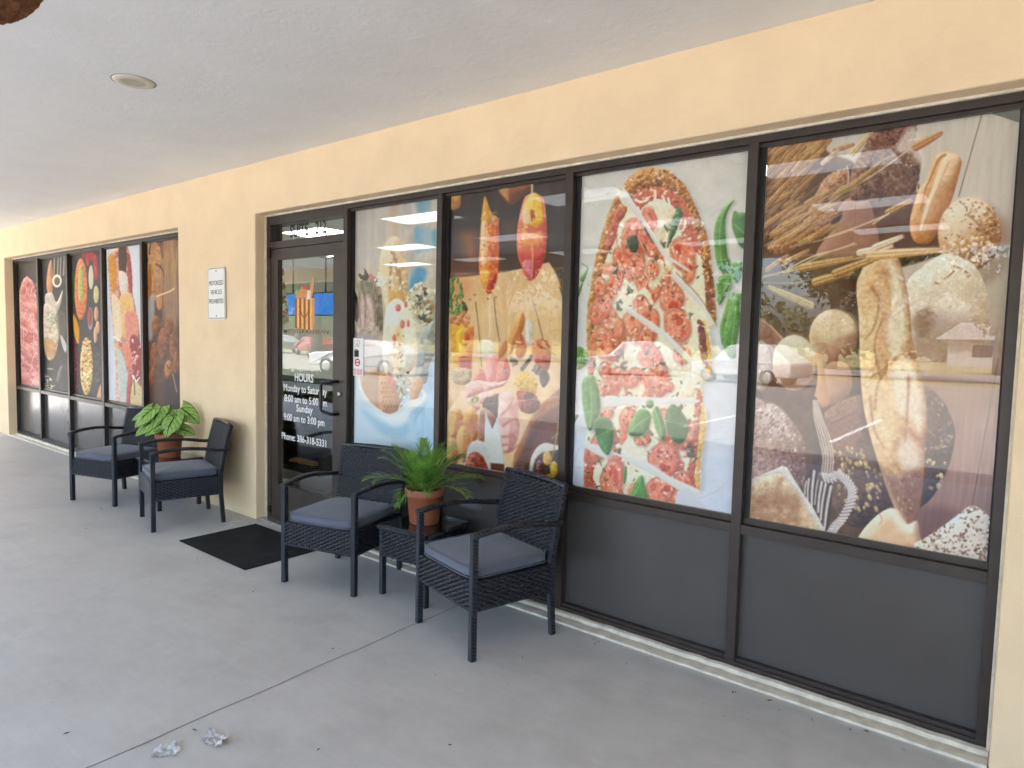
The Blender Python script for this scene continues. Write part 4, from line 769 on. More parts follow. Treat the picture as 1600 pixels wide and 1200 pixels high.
def paint_ice():
    s = Sheet(545, 300, 695, 715, 2)
    s.grad([(300, (196, 190, 180)), (440, (206, 196, 182)), (520, (200, 186, 170)), (590, (160, 196, 222)), (640, (176, 208, 230)), (715, (170, 206, 232))])
    s.crop(545, 300, 5.713)
    for P, c, a in (([(60, 60), (160, 40), (150, 640), (60, 640)], (178, 176, 172), .5), ([(360, 60), (450, 50), (450, 420), (360, 430)], (206, 178, 150), .55), ([(600, 60), (720, 40), (700, 190), (620, 180)], (110, 170, 196), .7), ([(590, 330), (640, 320), (650, 520), (590, 520)], (92, 168, 204), .8), ([(650, 330), (720, 330), (720, 510), (660, 510)], (130, 180, 200), .6),
                    ([(740, 360), (790, 340), (790, 480), (750, 480)], (70, 160, 180), .7), ([(590, 680), (690, 690), (680, 780), (600, 860), (520, 920), (540, 830)], (60, 150, 206), .85), ([(540, 400), (590, 400), (590, 660), (540, 660)], (170, 164, 156), .5), ([(700, 560), (790, 560), (790, 800), (720, 800)], (206, 196, 184), .7), ([(490, 100), (540, 100), (560, 300), (500, 300)], (150, 150, 150), .4)):
        s.wash(P, c, a, 7)
    s.grain(.08, 6, st=(90, 5))
    CR = [(150, 112, 76), (206, 174, 132), (234, 214, 178), (246, 236, 216)]; CH = [(70, 54, 46), (134, 112, 98), (196, 178, 164), (236, 226, 218)]; MINT = [(90, 84, 66), (158, 150, 126), (212, 206, 184), (242, 236, 222)]
    s.blob([(300, 900), (270, 700), (290, 540), (350, 430), (400, 395), (450, 420), (500, 560), (525, 740), (520, 950), (500, 1100), (360, 1100)], CR, r=26, n=(4, .3), k=.5, base=.6)
    s.wash([(280, 640), (330, 450), (400, 410), (360, 600), (340, 800)], (232, 214, 180), .7, 10)
    for P in ([(385, 540), (405, 560), (400, 620)], [(455, 480), (470, 510)], [(380, 640), (370, 800), (365, 1000)], [(450, 700), (470, 860), (480, 1000)], [(420, 600), (430, 760)]): s.stroke(P, 5, [(120, 76, 36), (176, 124, 70)], 2, alpha=.6, soft=2)
    s.blob([(360, 880), (460, 870), (500, 960), (470, 1080), (380, 1080)], [(170, 116, 62), (222, 176, 112), (240, 210, 160)], r=8, soft=4); s.scatter([(270, 700), (480, 680), (500, 880), (300, 860)], 30, (.7, 2), [(250, 244, 234), (240, 226, 200)], alpha=.8)
    s.blob([(60, 1000), (70, 840), (110, 740), (180, 730), (240, 760), (280, 850), (300, 980), (305, 1250), (290, 1350), (60, 1350)], CH, r=20, n=(3.5, .45), st=(86, 2), k=.5, base=.55)
    s.blob([(90, 730), (130, 740), (140, 680), (160, 720), (180, 750), (150, 790), (100, 770)], [(30, 26, 24), (76, 70, 66), (130, 130, 120)], r=3, rough=1.5); s.blob([(180, 730), (215, 740), (225, 770), (190, 790)], [(190, 110, 116), (226, 160, 164)], r=3); s.wash([(95, 790), (180, 800), (190, 900), (110, 900)], (120, 120, 104), .5, 5)
    s.blob([(55, 900), (80, 960), (90, 1120), (55, 1140)], [(30, 22, 22), (70, 46, 46)], r=4, rough=1); s.wash([(70, 1000), (200, 950), (220, 1200), (80, 1200)], (236, 206, 204), .5, 8); s.scatter([(230, 760), (330, 770), (320, 840), (250, 830)], 30, (.8, 2), [(250, 246, 242)])
    for P in ([(120, 800), (150, 1000), (140, 1200)], [(200, 820), (230, 1000), (240, 1200)], [(90, 1000), (110, 1200)]): s.stroke(P, 4, [(110, 84, 76), (176, 140, 130)], 2, alpha=.55, soft=2)
    s.blob([(520, 1000), (540, 880), (600, 830), (650, 800), (700, 850), (760, 880), (800, 960), (800, 1300), (740, 1500), (640, 1600), (560, 1500)], MINT, r=22, n=(4, .42), k=.5, base=.58)
    s.scatter([(600, 850), (780, 880), (790, 1100), (640, 1150)], 46, (1, 3.2), [(60, 40, 34), (130, 76, 50), (236, 230, 216), (170, 120, 80), (44, 50, 60)], asp=2); s.scatter([(530, 900), (640, 820), (660, 1060), (540, 1050)], 40, (.8, 2), [(236, 230, 216), (150, 140, 110), (206, 190, 150)], asp=1.6)
    s.crop(545, 500, 5.713)
    s.wash([(60, 150), (290, 150), (290, 420), (90, 520)], (196, 180, 168), .75, 6); s.blob([(90, 520), (270, 430), (270, 830), (180, 770), (120, 660)], [(150, 110, 80), (190, 152, 118), (216, 190, 160)], r=10, soft=3, n=(9, .1))
    s.blob([(600, 200), (690, 60), (770, 20), (740, 320), (690, 480), (640, 560), (600, 540)], [(120, 120, 116), (166, 168, 166), (206, 208, 204)], r=16, n=(5, .25)); s.blob([(610, 520), (690, 460), (710, 470), (690, 560), (640, 560)], [(90, 100, 108), (130, 140, 150)], r=4)
    WAF = [(150, 96, 54), (206, 152, 102), (232, 190, 146)]
    s.blob([(560, 600), (610, 500), (665, 545), (640, 640), (590, 740), (540, 740)], WAF, r=8)
    s.blob([(275, 470), (400, 440), (520, 560), (450, 760), (420, 830), (330, 840), (270, 810)], WAF, r=16, n=(5, .15))
    for i in range(7):
        for j in range(6):
            s.ell(296 + j * 30 + i * 2 + (i % 2) * 12, 560 + i * 42, 9, 13, [(140, 88, 46), (176, 120, 70)], alpha=.8, soft=1.2, r=2)
    s.blob([(340, -120), (390, -175), (430, -190), (480, -165), (530, -100), (580, 20), (608, 200), (612, 330), (590, 480), (540, 640), (470, 660), (400, 560), (330, 480), (300, 300), (305, 150), (320, 0)], [(170, 130, 104), (226, 206, 180), (244, 236, 222), (252, 250, 246)], r=30, n=(5, .2), k=.5, base=.66)
    s.wash([(400, 100), (470, 60), (480, 300), (430, 480), (390, 360)], (224, 176, 96), .5, 10); s.wash([(310, 100), (380, 60), (380, 420), (320, 440)], (232, 206, 180), .6, 8); s.wash([(350, 470), (400, 520), (410, 660), (370, 600)], (206, 110, 96), .75, 4); s.wash([(420, 530), (520, 500), (540, 640), (440, 720)], (150, 150, 140), .6, 6)
    for cx, cy, rx, ry in ((478, 35, 22, 40), (530, 30, 14, 34), (405, 165, 18, 40), (440, -110, 26, 34), (508, -140, 14, 30), (400, 560, 20, 30)): s.ell(cx, cy, rx, ry, [(176, 70, 70), (214, 120, 114), (236, 170, 160)], r=3, n=(2, .3))
    s.scatter([(440, 480), (540, 480), (540, 660), (440, 690)], 30, (.7, 2), [(110, 110, 96), (196, 200, 190), (80, 76, 66), (240, 240, 230)]); s.scatter([(400, 150), (500, 120), (480, 400), (420, 420)], 30, (.6, 1.7), [(206, 150, 70), (236, 196, 120), (110, 84, 50)])
    # jug
    s.blob([(45, 540), (80, 500), (110, 640), (200, 760), (330, 850), (430, 830), (520, 750), (640, 700), (660, 660), (640, 620), (690, 650), (710, 710), (680, 780), (620, 860), (590, 960), (560, 1260), (45, 1260)], [(130, 172, 204), (176, 206, 226), (214, 226, 234), (240, 244, 246)], r=24, n=(16, .1), k=.5, base=.55)
    s.stroke([(85, 510), (115, 640), (205, 760), (330, 848), (430, 832), (520, 752), (640, 705)], 5, [(206, 210, 210), (238, 240, 240)], soft=2); s.wash([(110, 800), (300, 900), (520, 920), (500, 1050), (260, 1000)], (130, 184, 212), .6, 10); s.wash([(330, 880), (520, 860), (480, 940), (380, 950)], (232, 234, 234), .7, 8); s.wash([(80, 800), (250, 960), (300, 1150), (90, 1100)], (204, 220, 232), .5, 12)
    s.px(); s.grain(.035, 1.1)
    return s

# the five small films of the far window, painted on one sheet
def paint_left():
    s = Sheet(20, 355, 290, 650, 4)
    s.A[:] = (40, 38, 40); s.crop(20, 360, 4.287); r = s.rng
    # raw meat
    s.wash([(0, 150), (175, 130), (175, 400), (20, 400)], (84, 76, 72), .9, 5)
    s.blob([(48, 480), (60, 370), (95, 308), (120, 322), (150, 360), (165, 450), (180, 700), (182, 1080), (50, 1080), (58, 800)], [(140, 64, 64), (196, 116, 112), (222, 160, 152), (240, 206, 194)], r=7, n=(5, .5), rough=.8, st=(30, 2))
    for i in range(34):
        x, y = r.uniform(55, 170), r.uniform(340, 1040); s.stroke([(x, y), (x + r.uniform(-14, 20), y + r.uniform(10, 40)), (x + r.uniform(-20, 30), y + r.uniform(40, 70))], 1.5, [(230, 190, 180), (246, 224, 214)], .5, alpha=.7)
    # coffee and cream
    s.blob([(200, 170), (365, 150), (372, 1100), (205, 1080)], [(30, 28, 28), (58, 54, 52), (90, 84, 78)], r=8, smooth=False, n=(8, .4))
    s.blob([(232, 360), (245, 240), (265, 200), (275, 300), (270, 420), (245, 430)], [(140, 84, 50), (206, 144, 96), (232, 186, 146)], r=5)
    for x in (285, 310, 328, 350): s.stroke([(x, 155), (x - 4, 300)], 2.6, [(120, 110, 100), (220, 210, 196)], alpha=.8)
    s.ell(303, 340, 32, 44, [(190, 180, 164), (232, 224, 210), (246, 242, 234)], r=3); s.ell(303, 340, 20, 28, [(80, 66, 54), (140, 126, 106)], r=3)
    s.blob([(225, 430), (270, 420), (300, 480), (340, 400), (330, 480), (300, 560), (250, 560), (225, 500)], [(150, 130, 110), (206, 196, 180), (236, 230, 220)], r=6)
    s.blob([(212, 560), (225, 490), (300, 540), (318, 640), (310, 760), (280, 860), (240, 860), (215, 760)], [(150, 110, 76), (214, 200, 176), (240, 234, 222)], r=6, n=(4, .45)); s.ell(272, 590, 22, 44, [(120, 120, 90), (236, 232, 222)], r=3, n=(2, .6)); s.wash([(220, 720), (300, 760), (280, 850), (230, 840)], (190, 130, 70), .6, 3)
    s.wash([(300, 560), (360, 560), (360, 700), (320, 720)], (110, 96, 84), .7, 4); s.blob([(325, 700), (365, 760), (362, 820), (340, 780)], [(170, 166, 160), (220, 216, 210)], r=2); s.ell(320, 960, 14, 60, [(70, 66, 64), (160, 156, 150)], rot=15, r=3); s.stroke([(240, 926), (275, 930)], 2, [(150, 146, 140), (190, 186, 180)])
    s.scatter([(215, 970), (250, 980), (290, 1060), (220, 1060)], 60, (.5, 1.2), [(226, 216, 190), (190, 180, 150), (80, 70, 60)], asp=2)
    # bowls
    s.blob([(400, 140), (600, 110), (610, 1130), (410, 1090)], [(34, 30, 34), (62, 54, 56), (90, 80, 80)], r=8, smooth=False, n=(8, .3))
    s.ell(425, 150, 12, 14, [(230, 220, 220), (250, 246, 244)], r=2)
    for cx, cy, rx, ry in ((510, 180, 16, 60), (540, 160, 14, 50), (560, 220, 14, 60), (565, 290, 12, 46), (485, 160, 14, 34)): s.ell(cx, cy, rx, ry, [(110, 10, 24), (184, 36, 50), (226, 110, 110)], r=3)
    s.ell(463, 400, 50, 220, [(30, 26, 28), (60, 50, 50)], r=4); s.ell(463, 395, 44, 210, [(170, 80, 40), (222, 134, 80), (240, 180, 120)], r=6, n=(2.4, .5)); s.blob([(450, 260), (475, 250), (480, 420), (465, 480), (445, 440)], [(120, 130, 60), (190, 186, 110), (226, 214, 150)], r=4, n=(2, .4))
    s.ell(531, 315, 17, 82, [(190, 180, 156), (230, 224, 200)], r=3); s.ell(565, 430, 18, 60, [(180, 170, 110), (220, 214, 160)], r=4); s.ell(525, 590, 18, 78, [(196, 190, 190), (150, 80, 80)], r=2); s.ell(525, 580, 13, 60, [(130, 30, 30), (190, 84, 76)], r=3)
    for cx, cy, rx, ry in ((565, 560, 14, 50), (575, 650, 14, 44), (560, 700, 12, 56)): s.ell(cx, cy, rx, ry, [(160, 100, 70), (214, 164, 130), (240, 206, 180)], r=4)
    s.blob([(412, 560), (450, 650), (448, 760), (420, 700)], [(206, 140, 20), (240, 190, 70)], r=3); s.blob([(405, 300), (420, 290), (418, 470), (405, 460)], [(40, 70, 36), (90, 120, 60)], r=2)
    s.ell(498, 910, 50, 205, [(30, 26, 28), (62, 52, 50)], r=4); s.ell(500, 910, 43, 195, [(170, 130, 70), (222, 190, 120), (240, 222, 160)], r=6, n=(2.4, .55)); s.scatter([(465, 760), (530, 760), (535, 1050), (470, 1050)], 90, (.6, 1.5), [(90, 130, 50), (206, 80, 60), (246, 236, 190), (190, 140, 70)])
    s.scatter([(412, 760), (440, 770), (440, 1060), (415, 1050)], 40, (.8, 1.6), [(150, 20, 50), (110, 20, 60), (190, 60, 80)]); s.scatter([(560, 770), (595, 770), (595, 1000), (565, 1000)], 40, (.8, 1.6), [(60, 54, 72), (96, 84, 104), (40, 36, 50)]); s.blob([(575, 1090), (596, 1030), (598, 1130), (570, 1120)], [(200, 140, 100), (230, 180, 140)], r=3)
    # cold cuts on white
    s.crop(150, 360, 4.287)
    s.blob([(70, 90), (300, 80), (315, 1180), (80, 1160)], [(196, 200, 212), (218, 220, 228), (228, 230, 234)], r=8, smooth=False, n=(20, .08))
    s.blob([(90, 200), (110, 150), (150, 100), (210, 100), (240, 200), (250, 400), (280, 560), (300, 720), (310, 1180), (150, 1180), (140, 900), (120, 650), (100, 420)], [(120, 50, 44), (186, 120, 100), (222, 176, 150), (240, 220, 204)], r=10, n=(5, .5), rough=1)
    for P, c in (([(90, 200), (115, 160), (140, 240), (140, 360), (115, 400)], [(196, 130, 30), (232, 180, 70)]), ([(160, 110), (200, 100), (215, 200), (200, 300), (165, 280)], [(50, 24, 26), (96, 56, 52)]), ([(215, 150), (245, 240), (250, 420), (225, 360)], [(140, 40, 40), (186, 84, 76)]),
                 ([(160, 280), (215, 300), (215, 430), (175, 430)], [(206, 190, 176), (236, 230, 222)]), ([(170, 440), (250, 440), (260, 640), (200, 720), (150, 640)], [(214, 166, 96), (240, 206, 150)]), ([(110, 450), (160, 470), (180, 700), (140, 720)], [(222, 196, 160), (240, 224, 200)]), ([(200, 560), (280, 560), (290, 700), (220, 760)], [(206, 120, 100), (232, 170, 150)]),
                 ([(235, 720), (300, 740), (310, 980), (260, 980)], [(120, 26, 34), (186, 70, 70)]), ([(150, 790), (200, 870), (230, 1100), (170, 1150), (150, 900)], [(170, 176, 170), (214, 216, 208)]), ([(185, 760), (240, 800), (250, 920), (210, 900)], [(206, 110, 80), (236, 160, 130)]), ([(225, 960), (250, 1000), (240, 1160), (210, 1160)], [(160, 60, 56), (206, 110, 100)]), ([(255, 1020), (310, 1060), (310, 1180), (240, 1180)], [(200, 170, 110), (230, 214, 170)])):
        s.blob(P, c, r=4, n=(3, .5), rough=.6)
    s.stroke([(130, 715), (180, 750)], 3, [(230, 230, 230), (250, 250, 250)], 1); s.stroke([(255, 975), (275, 1010), (300, 985)], 3.4, [(230, 226, 220), (250, 250, 246)], 1.5); s.scatter([(245, 720), (300, 740), (305, 960), (260, 960)], 14, (.8, 2), [(240, 200, 196), (226, 160, 156)], asp=2); s.stroke([(262, 1000), (268, 1100)], 2, [(70, 110, 50), (120, 150, 80)])
    # rustic bread
    s.blob([(340, 70), (560, 40), (575, 1190), (360, 1160)], [(56, 36, 28), (96, 66, 50), (150, 112, 84)], r=8, smooth=False, n=(9, .4))
    s.blob([(360, 60), (400, 50), (450, 120), (450, 230), (380, 240), (355, 180)], [(130, 80, 44), (196, 146, 98), (226, 194, 156)], r=6, n=(4, .4)); s.blob([(355, 220), (400, 215), (450, 260), (460, 310), (440, 520), (390, 440), (360, 480)], [(130, 80, 44), (190, 140, 94), (220, 186, 146)], r=8, n=(4, .4)); s.blob([(355, 260), (375, 230), (380, 400), (368, 480), (356, 470)], [(140, 80, 20), (200, 136, 60)], r=3)
    s.wash([(450, 60), (550, 60), (560, 600), (470, 640)], (176, 146, 116), .7, 8)
    for i in range(26):
        x = r.uniform(455, 560); s.stroke([(x, r.uniform(60, 200)), (x + r.uniform(-30, 30), r.uniform(260, 600))], 1.6, [(150, 104, 60), (214, 180, 134)], .7, alpha=.8)
    s.stroke([(400, 60), (440, 110), (455, 190)], 2.2, [(70, 40, 20), (110, 70, 40)], 1); s.stroke([(410, 225), (450, 260), (462, 310)], 2.2, [(70, 40, 20), (110, 70, 40)], 1); s.stroke([(365, 160), (372, 90), (385, 60)], 2, [(70, 40, 20), (110, 70, 40)], 1)
    s.stroke([(415, 442), (500, 410), (530, 390)], 2, [(226, 206, 170), (240, 226, 196)]); s.wash([(355, 480), (400, 440), (390, 700), (360, 720)], (196, 200, 206), .7, 4); s.ell(432, 490, 20, 46, [(180, 110, 60), (220, 160, 110)], r=4)
    for cx, cy, rx, ry in ((410, 640, 30, 70), (460, 760, 40, 110), (530, 760, 30, 110), (400, 850, 30, 100), (500, 640, 30, 60), (545, 900, 20, 90), (390, 980, 26, 60)): s.ell(cx, cy, rx, ry, [(70, 36, 20), (140, 84, 52), (190, 132, 90)], r=8, n=(4, .4))
    s.ell(497, 935, 32, 66, [(96, 52, 20), (170, 108, 54), (222, 166, 104)], r=8, n=(4, .25)); s.stroke([(480, 900), (497, 925), (515, 895)], 1.6, [(90, 50, 20), (120, 70, 30)]); s.wash([(360, 1050), (470, 1040), (480, 1180), (365, 1170)], (90, 56, 44), .6, 6); s.wash([(480, 1000), (560, 960), (570, 1180), (470, 1180)], (44, 36, 40), .7, 6); s.stroke([(520, 960), (548, 1080)], 2, [(160, 110, 100), (190, 150, 140)])
    s.px(); s.grain(.04, 1.2)
    return s
RECT = {'ice': (-3.932, -3.061, 0.735, 2.44), 'drinks': (-2.986, -2.082, 0.735, 2.438), 'pizza': (-2.007, -1.094, 0.737, 2.436), 'bread': (-1.018, -0.107, 0.735, 2.443), 'l1': (-11.33, -10.468, 0.72, 2.44), 'l2': (-10.39, -9.43, 0.72, 2.44), 'l3': (-9.352, -8.382, 0.722, 2.44), 'l4': (-8.304, -7.356, 0.73, 2.442), 'l5': (-7.28, -6.352, 0.73, 2.442)}
SRC = {'ice': [(555.6, 328.9), (691.3, 307.8), (684.7, 719.0), (552.9, 694.7)], 'drinks': [(704.6, 306.2), (891.4, 277.2), (877.6, 754.4), (697.6, 721.3)], 'pizza': [(909.5, 275.0), (1173.4, 234.2), (1146.5, 803.3), (894.9, 757.1)], 'bread': [(1200.0, 227.6), (1595.6, 165.9), (1542.7, 876.8), (1171.5, 808.5)], 'l1': [(30.0, 410.6), (63.3, 405.4), (68.4, 607.3), (35.2, 601.1)], 'l2': [(66.5, 404.9), (109.2, 398.3), (114.0, 615.8), (71.6, 607.9)], 'l3': [(112.9, 397.7), (163.3, 389.8), (167.7, 625.6), (117.7, 616.3)], 'l4': [(167.7, 388.9), (226.2, 379.8), (229.8, 636.0), (172.0, 625.3)], 'l5': [(231.3, 379.0), (299.9, 368.3), (302.5, 649.4), (234.9, 636.9)]}
R, G = .103, .150                                   # frame face and glass depth behind the stucco face (y = 0)
LINT = 2.492; CEIL = 2.89
# ------------------------------------------------------------- the setting
structure(MB().add([(-18.0, -5.75, 0), (9, -5.75, 0), (9, .104, 0), (-18.0, .104, 0)], [(0, 1, 2, 3)]).build('walkway', M['concrete']))
structure(MB().box(-18.0, 9, -5.95, -5.75, -.13, .0).build('kerb', M['concrete'], bev=.02))
for k, x in enumerate((-2.545, 3.5)):
    b = MB(); n = 40; P = [(x + .004 * math.sin(i * 1.7), -5.75 + i * 5.70 / n) for i in range(n + 1)]; w = .0024
    for i in range(n): b.add([(P[i][0] - w, P[i][1], .0012), (P[i][0] + w, P[i][1], .0012), (P[i + 1][0] + w, P[i + 1][1], .0012), (P[i + 1][0] - w, P[i + 1][1], .0012)], [(0, 1, 2, 3)])
    structure(b.build('walkway_joint', M['joint']))

building = thing('shop_building', 'peach stucco shop front with dark bronze windows and covered walkway', 'building')
def holed(xs, zs, holes, y0, y1):
    b = MB()
    def solid(i, j): return 0 <= i < len(xs) - 1 and 0 <= j < len(zs) - 1 and (i, j) not in holes
    for i in range(len(xs) - 1):
        for j in range(len(zs) - 1):
            if not solid(i, j): continue
            X0, X1, Z0, Z1 = xs[i], xs[i + 1], zs[j], zs[j + 1]
            b.add([(X0, y0, Z0), (X1, y0, Z0), (X1, y0, Z1), (X0, y0, Z1)], [(0, 1, 2, 3)]); b.add([(X0, y1, Z0), (X1, y1, Z0), (X1, y1, Z1), (X0, y1, Z1)], [(3, 2, 1, 0)])
            for (di, dj), q in (((-1, 0), ((X0, Z0), (X0, Z1))), ((1, 0), ((X1, Z0), (X1, Z1))), ((0, -1), ((X0, Z0), (X1, Z0))), ((0, 1), ((X0, Z1), (X1, Z1)))):
                if not solid(i + di, j + dj): (a, c), (e, g) = q; b.add([(a, y0, c), (e, y0, g), (e, y1, g), (a, y1, c)], [(0, 1, 2, 3)])
    return b
wb = holed([-15.6, -11.412, -6.300, -4.998, -.055, 9], [0, LINT, 4.3], {(1, 0), (3, 0)}, 0, .24)
me = wb.mesh('wall'); bm = bmesh.new(); bm.from_mesh(me); bmesh.ops.remove_doubles(bm, verts=bm.verts, dist=1e-4); bmesh.ops.recalc_face_normals(bm, faces=bm.faces); bm.to_mesh(me); bm.free()
wall = link('wall', me, M['wall'], building, .009)
structure(MB().box(-15.6, 9, -5.2, -.001, CEIL, 3.75).build('soffit_ceiling', M['soffit']))
MB().box(-15.6, 9, -5.5, -5.201, 2.64, 3.9).build('fascia_beam', M['wall'], building)
MB().box(-15.6, 9, -5.5, 14, 4.31, 4.5).build('roof', plain('flat_roof', (.4, .39, .37), .8), building)
for q in ((-11.40, -6.31, .084, R - .001, LINT - .013, LINT - .001), (-4.985, -.065, .084, R - .001, LINT - .013, LINT - .001), (-5.0, -4.988, .088, R - .001, .0, LINT - .014), (-.066, -.055, .075, R - .001, .03, LINT - .014)):
    MB().box(*q).build('caulk_bead', M['trim'], building, .002)
MB().box(4.2, 4.45, -5.2, -.002, .0, CEIL - .002).build('added_shade_wall', M['wall'], building, .009)  # unseen wall, added to keep light off the right end
def sill(x0, x1):
    b = MB(); n = int((x1 - x0) / .06)
    prof = [(-.004, 0), (-.004, .012), (.034, .015), (.040, .007), (.070, .008), (.078, .024), (.101, .027), (.101, 0)]
    r = random.Random(int(x0 * 10)); off = [(r.uniform(-.0025, .0025), r.uniform(-.002, .002)) for _ in range(n + 1)]
    vs = [(x0 + (x1 - x0) * i / n, y + (off[i][0] if 0 < k < 7 else 0), z + (off[i][1] if z > .001 else 0)) for i in range(n + 1) for k, (y, z) in enumerate(prof)]
    m = len(prof); fs = [(i * m + k, i * m + k + 1, (i + 1) * m + k + 1, (i + 1) * m + k) for i in range(n) for k in range(m - 1)]
    return b.add(vs, fs)
sill(-11.41, -6.302).build('sill', M['trim'], building); sill(-3.955, -.058).build('sill', M['trim'], building)
MB().prism([(-4.995, .0005), (-3.957, .0005), (-3.957, .012), (-4.995, .012)], .02, .20).build('door_threshold', plain('mill_aluminium', (.55, .55, .56), .38, .9), building, .003)

# -------------------------------------------------------- storefront windows
def storefront(x0, x1, bays, mull):
    """head, sill member, mullions, mid rails and glazing beads; clear panes over grey panels"""
    y0, y1 = R, R + .112
    o = bpy.data.objects.new('storefront_window', None); col.objects.link(o); o.parent = building
    def piece(name, m, bev, *q): return MB().box(*q).build(name, M[m], o, bev)
    piece('head', 'bronze', .002, x0, x1, y0, y1, LINT - .044, LINT - .0005); piece('sill_member', 'bronze', .002, x0, x1, y0 + .001, y1, .028, .046)
    for a, b in mull: piece('mullion', 'bronze', .002, a, b, y0 - .0015, y1 + .001, .0465, LINT - .0445)
    for a, b in bays:
        piece('rail', 'bronze', .0015, a, b, y0 + .0015, y1 - .002, .662, .706); piece('glazing_bead', 'bronze', .0015, a, b, y0 + .030, G - .004, .7065, .736)
        piece('glazing_bead', 'bronze', .0015, a, b, y0 + .010, G - .0045, .0465, .064); piece('glazing_bead', 'bronze', 0, a, b, y0 + .022, G - .0045, LINT - .062, LINT - .045)
        piece('gasket', 'gasket', 0, a, a + .025, G - .012, G - .0036, .737, LINT - .063); piece('gasket', 'gasket', 0, b - .007, b, G - .012, G - .0036, .737, LINT - .063)
        piece('pane', 'film_glass', 0, a, b, G - .003, G + .003, .737, LINT - .0455)
        piece('panel', 'panel', 0, a, b, G - .004, G + .010, .047, .661)
    return o
MU = [(-4.001, -3.955), (-3.055, -3.009), (-2.076, -2.029), (-1.088, -1.041), (-.101, -.0555)]
storefront(-4.001, -.0555, [(MU[i][1], MU[i + 1][0]) for i in range(4)], MU)
ML = [(-11.452, -11.40), (-10.462, -10.412), (-9.424, -9.374), (-8.376, -8.326), (-7.350, -7.302), (-6.346, -6.3005)]
storefront(-11.452, -6.3005, [(ML[i][1], ML[i + 1][0]) for i in range(5)], ML)

# ---------------------------------------------------------------- the door
def ring(name, xs, zs, holes, y0, y1, m, parent, bev):
    me = holed(xs, zs, holes, y0, y1).mesh(name); bm = bmesh.new(); bm.from_mesh(me); bmesh.ops.remove_doubles(bm, verts=bm.verts, dist=1e-4); bmesh.ops.recalc_face_normals(bm, faces=bm.faces); bm.to_mesh(me); bm.free()
    return link(name, me, m, parent, bev)
fr = ring('door_frame', [-4.9975, -4.944, -4.0015], [.013, 2.222, 2.277, 2.411, LINT - .0005], {(1, 0), (1, 2)}, R, R + .112, M['bronze'], building, .002)
MB().box(-4.943, -4.002, G - .003, G + .003, 2.2775, 2.4105).build('transom_pane', M['glass'], fr)
door = ring('door', [-4.940, -4.846, -4.1235, -4.0055], [.014, .305, 2.130, 2.217], {(1, 1)}, R + .004, R + .048, M['bronze'], building, .002)
YG = R + .026
MB().box(-4.8455, -4.124, YG - .003, YG + .003, .3055, 2.1295).build('door_pane', M['door_glass'], door)
h = MB(); P = [(-4.062, R + .004, 1.195), (-4.062, R - .035, 1.195), (-4.075, R - .05, 1.193), (-4.16, R - .062, 1.18), (-4.172, R - .064, 1.165), (-4.172, R - .064, .985), (-4.16, R - .062, .970), (-4.075, R - .05, .957), (-4.062, R - .035, .955), (-4.062, R + .004, .955)]
h.tube(P, .0125, up=(1, 0, 0)); h.build('handle', plain('black_pull', (.012, .012, .013), .3, .4), door)
lk = MB().lathe([(0, .0), (.017, 0), (.017, .012), (.011, .014), (0, .014)], 20, Matrix.Translation((-4.035, R + .004, 1.105)) @ Matrix.Rotation(PI / 2, 4, 'X')); lk.build('lock', plain('brushed_steel', (.5, .5, .5), .35, .9), door)
pb = MB().box(-4.90, -4.08, R + .048, R + .095, 1.155, 1.200); pb.build('push_bar', M['gasket'], door, .003)
MB().box(-4.975, -4.940, R - .012, R + .02, 2.15, 2.235).build('hinge', M['gasket'], door, .003); MB().box(-4.975, -4.945, R - .012, R + .02, .05, .11).build('hinge', M['gasket'], door, .003)
cl = MB().tube([(-4.12, .20, 2.13), (-4.5, .34, 2.15), (-4.78, .24, 2.20)], .008); cl.build('door_closer', M['gasket'], door)
white = plain('white_vinyl', (.85, .85, .85), .5, var=.02); black = plain('black_vinyl', (.012, .012, .012), .5)
def put_text(txt, x0, x1, z, zh, mat, parent, y, name='lettering', bold=0.0):
    me = text_mesh(txt, 1.0, 'LEFT', bold=bold); xs = [v.co.x for v in me.vertices]; ys = [v.co.y for v in me.vertices]
    cap = .72; sy = zh / cap; sx = (x1 - x0) / (max(xs) - min(xs))
    me.transform(Matrix.Translation((x0 - min(xs) * sx, y, z)) @ Matrix(((sx, 0, 0, 0), (0, 0, 1, 0), (0, sy, 0, 0), (0, 0, 0, 1))))
    return link(name, me, mat, parent)
yd = YG - .0045
for txt, x0, x1, z, zh in (('HOURS', -4.634, -4.388, 1.168, .066), ('Monday to Saturday', -4.787, -4.215, 1.080, .058), ('8:00 am to 5:00 pm', -4.777, -4.215, .995, .058), ('Sunday', -4.612, -4.395, .926, .058), ('9:00 am to 3:00 pm', -4.787, -4.245, .842, .058), ('Phone: 386-318-5331', -4.815, -4.222, .684, .056)):
    put_text(txt, x0, x1, z, zh, white, door, yd, bold=.012)
put_text('SUITE', -4.733, -4.485, 2.308, .096, black, fr, G - .005, bold=.03); put_text('212', -4.397, -4.262, 2.308, .096, black, fr, G - .005, bold=.03)
put_text('MEDITERRANEAN', -4.79, -4.20, 1.545, .034, plain('brown_vinyl', (.20, .09, .04), .6), door, yd, bold=.01)
